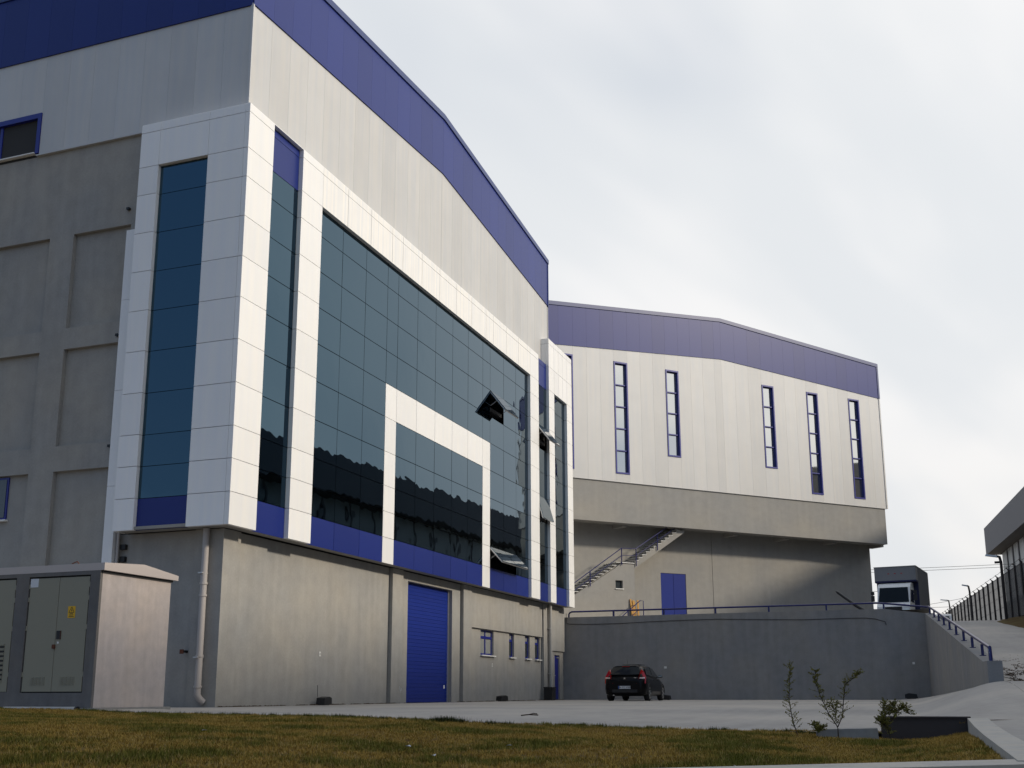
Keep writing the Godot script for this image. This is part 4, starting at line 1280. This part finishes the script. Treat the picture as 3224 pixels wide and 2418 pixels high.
# ------------------------------------------------------------------ right hand side: neighbour, fence, lamps, wires
func make_neighbour() -> void:
	var turn := atan(0.077)
	var b := thing("neighbour_hall", "long grey hall with a deep overhanging fascia behind the wire fence", "building", Vector3(94.3, 0, 27.36), turn)
	# local x along the eaves away from the camera, z away from the road
	box(b, "fascia", M.far_fascia, -130, 29.9, 17.0, 20.35, 0.0, 0.3)
	box(b, "soffit", M.far_fascia, -130, 29.9, 17.0, 17.12, 0.3, 1.55)
	box(b, "end_fascia", M.far_fascia, 29.6, 29.9, 17.0, 20.35, 0.3, 24.0)
	box(b, "roof", M.far_fascia, -130, 29.6, 19.9, 20.1, 0.3, 24.0)
	box(b, "wall", M.concrete, -130, 28.4, -0.5, 11.0, 1.5, 1.9)
	for k in 39:
		var x := -130.0 + k * 4.062
		box(b, "wall_panel", M.far_wall, x + 0.2, x + 4.06, 11.0, 17.0, 1.62, 1.75)
		box(b, "mullion", M.far_fascia, x - 0.2, x + 0.199, 11.0, 17.0, 1.5, 1.8)
	box(b, "end_wall", M.concrete, 28.1, 28.4, 0.0, 17.0, 1.9, 24.0)
	box(b, "back_wall", M.concrete, -130, 28.4, 0.0, 17.0, 23.7, 24.0)
	box(b, "end_wall", M.concrete, -130, -129.7, 0.0, 20.0, 1.9, 23.7)
	var f := thing("mesh_fence", "tall dark wire mesh fence on steel posts along the upper road", "fence", Vector3(36.75, 0, 21.5), turn)
	for k in 46:
		var x := -8.2 + k * 2.05
		var low := 4.45 if x > -1.0 else 4.45 + (x + 1.0) * 0.10
		var hi := low + 2.3
		box(f, "post", M.fence_post, x - 0.05, x + 0.05, low - 0.7, hi, -0.05, 0.05)
		tube(f, "post_arm", M.fence_post, [Vector3(x, hi - 0.02, 0), Vector3(x, hi + 0.1, -0.12)], 0.03, 5)
		box(f, "mesh_panel", M.fence_mesh, x + 0.052, x + 1.998, low - 0.4, hi - 0.06, -0.008, 0.008)
		for yy in [0.5, 1.1, 1.7, 2.2]:
			box(f, "strand", M.fence_post, x + 0.052, x + 1.998, low + yy, low + yy + 0.016, 0.009, 0.02)
		tube(f, "barbed_wire", M.fence_post, [Vector3(x, hi + 0.1, -0.1), Vector3(x + 1.02, hi + 0.07, -0.1), Vector3(x + 2.05, hi + 0.1, -0.1)], 0.012, 4)
	# street lamps
	var lamps := [[Vector3(37.2, 4.5, 20.6), 2.55, "grey street lamp with a flat head on the pole by the fence corner", 0.55], [Vector3(66.75, 4.2, 20.28), 4.0, "thin street lamp with a curved neck standing amid the fence", 0.4], [Vector3(106.7, 4.0, 19.85), 6.2, "far small street lamp beyond the end of the fence", 0.7]]
	for i in 3:
		var l: Array = lamps[i]
		var o := thing("street_lamp", l[2], "lamp", l[0], 0.0, "street lamps along the upper road")
		var h: float = l[1]
		tube(o, "pole", M.fence_post, [Vector3(0, -0.6, 0), Vector3(0, h * 0.9, 0), Vector3(0, h, -0.05), Vector3(0, h + 0.05, -l[3] * 0.4)], 0.07, 8)
		var hd := begin()
		hexa(hd, [Vector3(-0.1, h - 0.02, -l[3] * 0.3), Vector3(-0.1, h + 0.08, -l[3] * 0.3), Vector3(0.1, h + 0.08, -l[3] * 0.3), Vector3(0.1, h - 0.02, -l[3] * 0.3),
			Vector3(-0.12, h + 0.08, -l[3] * 1.3), Vector3(-0.1, h + 0.16, -l[3] * 1.25), Vector3(0.1, h + 0.16, -l[3] * 1.25), Vector3(0.12, h + 0.08, -l[3] * 1.3)])
		done(hd, o, "head", M.alu)
		if i == 0:
			box(o, "lower_head", M.fence_post, -0.08, 0.08, h - 0.32, h - 0.22, -0.3, 0.0)
	# overhead wires
	for k in 2:
		var o := thing("overhead_wire", ["upper thin overhead wire crossing the sky behind the truck", "lower thin overhead wire crossing the sky behind the truck"][k], "wire", Vector3(75, [10.9, 10.68][k], -2))
		var pts := []
		for i in 13: pts.append(Vector3(0, -0.15 * sin(PI * i / 12.0) - 0.022 * i, i * 2.2))
		tube(o, "wire", M.black, pts, 0.016, 4)
	for k in 2:
		var o := thing("overhead_wire", ["thin wire rising from the truck side up to the fence", "thin level wire just above the far end of the fence"][k], "wire", Vector3(75, [7.3, 7.33][k], 15.5))
		var pts := []
		for i in 9: pts.append(Vector3(0, ([0.85, 0.02][k]) * i / 8.0 - 0.08 * sin(PI * i / 8.0), i * 0.7))
		tube(o, "wire", M.black, pts, 0.014, 4)
	# a second vehicle's roof peeps over the crest
	var v := thing("far_van", "white van far up the road, only its roof and windscreen above the crest", "van", Vector3(62.0, 3.95, 17.9), 0.0)
	prism(v, "body", M.truck_white, P2([0.0, 0.3, -0.02, 0.95, 0.5, 1.15, 0.95, 1.85, 1.3, 1.98, 4.4, 1.98, 4.5, 0.3]), -0.85, 0.85)
	poly3(v, "windshield", M.car_glass, [Vector3(0.52, 1.17, -0.75), Vector3(0.9, 1.8, -0.7), Vector3(0.9, 1.8, 0.7), Vector3(0.52, 1.17, 0.75)], Vector3(-0.02, 0.012, 0))
	for sg in [-1.0, 1.0]:
		for x in [0.8, 3.6]: wheel(v, Vector3(x, 0.32, sg * 0.76), 0.32, 0.2, sg)
	# raised barrier arm near the truck
	var bar := thing("barrier_arm", "black raised barrier arm slanting up behind the blue guard rail", "barrier", Vector3(40.2, 3.95, 13.9))
	box(bar, "housing", M.dark_steel, -0.15, 0.15, 0.0, 0.75, -0.15, 0.15)
	var am := begin()
	tube_st(am, [Vector3(-0.18, 0.55, 0.1), Vector3(-0.18, 1.05, -0.64), Vector3(-0.18, 1.8, -1.55), Vector3(-0.18, 1.87, -1.66)], [0.085, 0.085, 0.07, 0.02], 8)
	done(am, bar, "arm", M.black)

# ------------------------------------------------------------------ kerbs, block, saplings, litter
func make_front() -> void:
	var k := thing("lawn_kerb", "pale concrete kerb with a broad flat top beside the lawn", "kerb")
	var kx := [-8.62, -10.5, -12.4, -14.3, -16.2]
	var ky := [0.015, -0.03, -0.05, -0.055, -0.06]
	for i in 4:
		var ks := begin()
		hexa(ks, [Vector3(kx[i + 1] + 0.004, -0.45, 17.09), Vector3(kx[i + 1] + 0.004, ky[i + 1], 17.09), Vector3(kx[i] - 0.004, ky[i], 17.09), Vector3(kx[i] - 0.004, -0.45, 17.09),
			Vector3(kx[i + 1] + 0.004, -0.45, 16.86), Vector3(kx[i + 1] + 0.004, ky[i + 1], 16.86), Vector3(kx[i] - 0.004, ky[i], 16.86), Vector3(kx[i] - 0.004, -0.45, 16.86)])
		done(ks, k, "kerb_stone", M.rough_kerb)
	var d := thing("low_edge_wall", "low dark edge wall at the head of the lawn behind the saplings", "wall")
	box(d, "wall", M.edge_stone, -8.62, -8.44, -0.4, 0.012, 15.86, 17.075)
	box(d, "coping", M.edge_stone, -8.64, -8.42, 0.012, 0.03, 15.84, 16.9)
	var b := thing("concrete_block", "weathered grey concrete kerb block lying at the lawn edge under the saplings", "block", Vector3(-9.25, -0.24, 15.35))
	var st := begin()
	hexa(st, [Vector3(-0.06, 0, 0.5), Vector3(-0.055, 0.145, 0.49), Vector3(0.16, 0.15, 0.48), Vector3(0.16, 0, 0.5),
		Vector3(-0.06, 0, -0.22), Vector3(-0.05, 0.125, -0.21), Vector3(0.16, 0.13, -0.21), Vector3(0.16, 0, -0.22)])
	done(st, b, "block", M.slab)
	b.rotation.y = 0.06
	var w := thing("front_wall", "low pale wall top along the near edge of the lawn", "wall", Vector3(-17.15, 0, 15.3), atan2(1.24, 1.6))
	box(w, "wall", M.rough_kerb, -0.4, 0.0, -0.8, -0.068, -12.0, 2.05)
	# saplings
	rng.seed = 2024
	sapling(Vector3(-9.5, lawn_y(-9.5, 14.95) - 0.02, 14.95), "slender upright sapling with leaves along its whole stem", 0)
	sapling(Vector3(-9.42, lawn_y(-9.42, 15.4) - 0.02, 15.4), "sapling forked into two long bare stems with leafy tips", 1)
	sapling(Vector3(-9.45, lawn_y(-9.45, 16.0) - 0.02, 16.0), "short bushy sapling leaning before the dark edge wall", 2)
	sapling(Vector3(-9.46, lawn_y(-9.46, 15.16) - 0.01, 15.16), "tiny seedling beside the concrete block", 3)
	# scraps of litter
	var r := RandomNumberGenerator.new()
	r.seed = 5
	var scraps := [[-11.2, 0.6, 0.10, "crumpled white scrap lying on the lawn by the kiosk"], [-14.5, 12.2, 0.05, "small white paper scrap on the brown grass"], [-13.9, 12.9, 0.04, "small white paper scrap on the brown grass"], [-15.6, 14.9, 0.04, "small white paper scrap on the brown grass"], [-15.2, 15.1, 0.05, "small white paper scrap on the brown grass"], [-14.2, 9.9, 0.045, "small white paper scrap on the brown grass"], [-15.3, 12.8, 0.05, "small white paper scrap on the brown grass"]]
	for s in scraps:
		var o := thing("paper_scrap", s[3], "litter", Vector3(s[0], lawn_y(s[0], s[1]) + 0.03, s[1]), r.randf() * TAU, "paper scraps on the lawn")
		var pt := begin()
		var q: float = s[2] * 0.6
		poly_scrap(pt, q, r)
		done(pt, o, "paper", M.paper)
	var ck := thing("ramp_joint", "dark tarred joint running across the ramp beyond the parapet end", "joint")
	var cs := []
	for i in 14:
		var x := 8.5 - i * 0.42
		var y := base_y(x)
		if x > 4.0: y = lerpf(y, 0.5 + 3.45 * (x - 5.8) / 33.0, S(4.0, 8.0, x))
		cs.append(Vector3(x, y + 0.004, 18.15 + i * 0.12 + 0.03 * sin(i * 2.3)))
	tube(ck, "joint", M.black, cs, 0.012, 5)
	var ps := thing("paint_mark", "white smear of paint on the concrete yard beside the kiosk", "paint mark", Vector3(-4.0, G(-4.0, 3.5) + 0.004, 3.5))
	var sm := begin()
	var rim := []
	for i in 14:
		var t := TAU * i / 14.0
		rim.append(Vector3(cos(t) * 0.2 * (0.8 + 0.3 * sin(i * 2.7)), 0, sin(t) * 0.16 * (0.8 + 0.3 * cos(i * 1.9)) + cos(t) * 0.1))
	for i in 14: tri(sm, Vector3.ZERO, rim[i], rim[(i + 1) % 14])
	done(sm, ps, "smear", M.white_sill)
	var br := thing("dead_twig", "dark dead twig lying on the concrete near the lawn edge", "twig", Vector3(-8.2, 0.012, 11.1))
	tube(br, "stem", M.bark, [Vector3(0, 0, -0.14), Vector3(0.03, 0.012, -0.03), Vector3(0, 0.006, 0.12)], 0.009, 5)
	tube(br, "twig", M.bark, [Vector3(0.03, 0.012, -0.03), Vector3(-0.03, 0.03, 0.06), Vector3(-0.04, 0.025, 0.12)], 0.007, 5)

func make_debris() -> void:
	var r := RandomNumberGenerator.new()
	r.seed = 15
	var n := FastNoiseLite.new()
	n.seed = 4
	n.frequency = 0.9
	var st := begin()
	quad(st, Vector3(-0.03, 0, -0.012), Vector3(-0.005, 0.008, 0.014), Vector3(0.03, 0.004, 0.006), Vector3(0.006, 0.001, -0.016))
	tri(st, Vector3(-0.02, 0, 0.01), Vector3(0.0, 0.014, 0.0), Vector3(0.02, 0, -0.004))
	st.generate_normals()
	var xf := []
	var cl := []
	while xf.size() < 5200:
		var x := 5.0 + r.randfn(0.0, 3.2)
		var z := 18.3 + absf(r.randfn(0.0, 1.1))
		if x < -3.0 or z < zpar(x) + 0.5: continue
		if n.get_noise_2d(x * 0.8, z * 2.6) < r.randf_range(-0.15, 0.35): continue
		var y := base_y(x)
		if x > 4.0: y = lerpf(y, 0.5 + 3.45 * (x - 5.8) / 33.0, S(4.0, 8.0, x))
		xf.append(Transform3D(Basis(Vector3.UP, r.randf() * TAU).scaled(Vector3.ONE * r.randf_range(0.4, 1.3)), Vector3(x, y + 0.008, z)))
		var c := Vector3(0.11, 0.075, 0.05) * r.randf_range(0.5, 1.7)
		cl.append(Color(c.x, c.y, c.z))
	# crumbs swept against the foot of the hall
	while xf.size() < 6600:
		var x := r.randf_range(0.0, 28.0)
		if x > 11.0 and x < 15.0: continue
		if n.get_noise_1d(x * 1.3) < r.randf_range(-0.4, 0.35): continue
		xf.append(Transform3D(Basis(Vector3.UP, r.randf() * TAU).scaled(Vector3(1.0, 1.6, 1.0) * r.randf_range(0.4, 1.5)), Vector3(x, 0.006, 0.015 + absf(r.randfn(0.0, 0.07)))))
		var c := Vector3(0.10, 0.07, 0.045) * r.randf_range(0.5, 1.6)
		cl.append(Color(c.x, c.y, c.z))
	var mm := MultiMesh.new()
	mm.transform_format = MultiMesh.TRANSFORM_3D
	mm.use_colors = true
	mm.mesh = st.commit()
	mm.instance_count = xf.size()
	for i in xf.size():
		mm.set_instance_transform(i, xf[i])
		mm.set_instance_color(i, cl[i])
	var mi := MultiMeshInstance3D.new()
	mi.name = "dead_leaves"
	mi.multimesh = mm
	mi.material_override = M.grass
	add_child(mi)
	tag(mi, "brown dead leaves and crumbs swept together on the yard", "leaves", "", "stuff")

func poly_scrap(st: SurfaceTool, q: float, r: RandomNumberGenerator) -> void:
	var a := Vector3(-q, 0, -q * 0.5); var b := Vector3(-q * 0.3, q * 0.35, q * 0.6); var c := Vector3(q, q * 0.1 * r.randf(), q * 0.3); var d := Vector3(q * 0.4, q * 0.3, -q * 0.7)
	quad(st, a, b, c, d)
	quad(st, a - Vector3(0, 0.004, 0), d - Vector3(0, 0.004, 0), c - Vector3(0, 0.004, 0), b - Vector3(0, 0.004, 0))

func sapling(at: Vector3, label: String, form: int) -> void:
	var o := thing("sapling", label, "sapling", at, 0.0, "saplings at the lawn edge")
	var wood := begin()
	var leaf := begin()
	var limbs := []   # [points, r0, leaf from t]
	if form == 0:
		limbs.append([[Vector3(0, 0, 0), Vector3(0, 0.2, -0.06), Vector3(0, 0.45, -0.09), Vector3(0, 0.68, -0.07), Vector3(0, 0.86, -0.06)], 0.007, 0.1, 1.0])
	elif form == 1:
		limbs.append([[Vector3(0, 0, 0), Vector3(0, 0.14, 0.0), Vector3(0, 0.2, -0.02)], 0.009, 2.0, 0.0])
		limbs.append([[Vector3(0, 0.16, 0), Vector3(0, 0.3, -0.09), Vector3(0, 0.52, -0.18), Vector3(0, 0.7, -0.23), Vector3(0, 0.82, -0.22)], 0.007, 0.05, 1.0])
		limbs.append([[Vector3(0, 0.16, 0), Vector3(0, 0.28, 0.06), Vector3(0, 0.5, 0.09), Vector3(0, 0.66, 0.12), Vector3(0, 0.74, 0.23), Vector3(0, 0.78, 0.28)], 0.007, 0.05, 1.0])
		limbs.append([[Vector3(0, 0.2, 0), Vector3(0.03, 0.34, -0.03), Vector3(0.03, 0.44, -0.05)], 0.004, 0.2, 0.6])
	elif form == 2:
		limbs.append([[Vector3(0, 0, 0), Vector3(0, 0.16, -0.03), Vector3(0, 0.32, -0.08), Vector3(0, 0.48, -0.05)], 0.008, 0.2, 1.2])
		limbs.append([[Vector3(0, 0.2, -0.04), Vector3(0.03, 0.34, 0.06), Vector3(0, 0.42, 0.16), Vector3(0, 0.33, 0.23)], 0.005, 0.2, 1.2])
		limbs.append([[Vector3(0, 0.18, -0.04), Vector3(-0.03, 0.28, -0.13)], 0.004, 0.2, 1.0])
		limbs.append([[Vector3(0, 0.26, -0.06), Vector3(0.02, 0.36, 0.02), Vector3(0.02, 0.46, 0.06)], 0.004, 0.3, 1.0])
	else:
		limbs.append([[Vector3(0, 0, 0), Vector3(0, 0.1, 0.02), Vector3(0, 0.15, -0.03)], 0.003, 0.3, 0.8])
		limbs.append([[Vector3(0, 0.06, 0.0), Vector3(0.02, 0.13, 0.06)], 0.003, 0.3, 0.8])
	for L in limbs:
		var pts: Array = L[0]
		var rr := []
		for i in pts.size(): rr.append(L[1] * (1.0 - 0.65 * i / (pts.size() - 1)))
		tube_st(wood, pts, rr, 6)
		var steps := int(64 * L[3]) + 2
		for i in steps:
			var t: float = (i + rng.randf()) / steps
			if t < L[2]: continue
			var f := t * (pts.size() - 1)
			var a := mini(int(f), pts.size() - 2)
			var p: Vector3 = pts[a].lerp(pts[a + 1], f - a)
			var dir := Vector3(rng.randf_range(-1, 1), rng.randf_range(0.1, 1.0), rng.randf_range(-1, 1)).normalized()
			var len := rng.randf_range(0.03, 0.125) * (1.2 - 0.45 * t)
			var tip := p + dir * len
			tube_st(wood, [p, tip], [0.0022, 0.001], 3)
			var lush: float = 9 + int(16.0 * (t if form < 2 else 0.8))
			for q in int(lush):
				var lp := p.lerp(tip, rng.randf_range(0.25, 1.1))
				var e := Vector3(rng.randf_range(-1, 1), rng.randf_range(-0.4, 1), rng.randf_range(-1, 1)).normalized() * rng.randf_range(0.010, 0.021)
				var s := e.cross(Vector3(rng.randf() - 0.5, rng.randf() - 0.5, rng.randf() - 0.5)).normalized() * 0.006
				var c := Vector3(0.145, 0.14, 0.024) * rng.randf_range(0.5, 1.7) + Vector3(0.02, 0.0, 0) * rng.randf()
				leaf.set_color(Color(c.x, c.y, c.z))
				quad(leaf, lp, lp + e * 0.5 + s, lp + e, lp + e * 0.5 - s)
	done(wood, o, "trunk", M.bark)
	done(leaf, o, "crown", M.leaf)

func _ready() -> void:
	make_camera()
	make_light()
	make_materials()
	print("materials")
	make_ground()
	make_retaining()
	make_hall()
	make_rear_hall()
	make_neighbour()
	print("buildings")
	make_kiosk()
	make_car()
	make_truck()
	make_front()
	make_debris()
	make_grass()
	print("done")
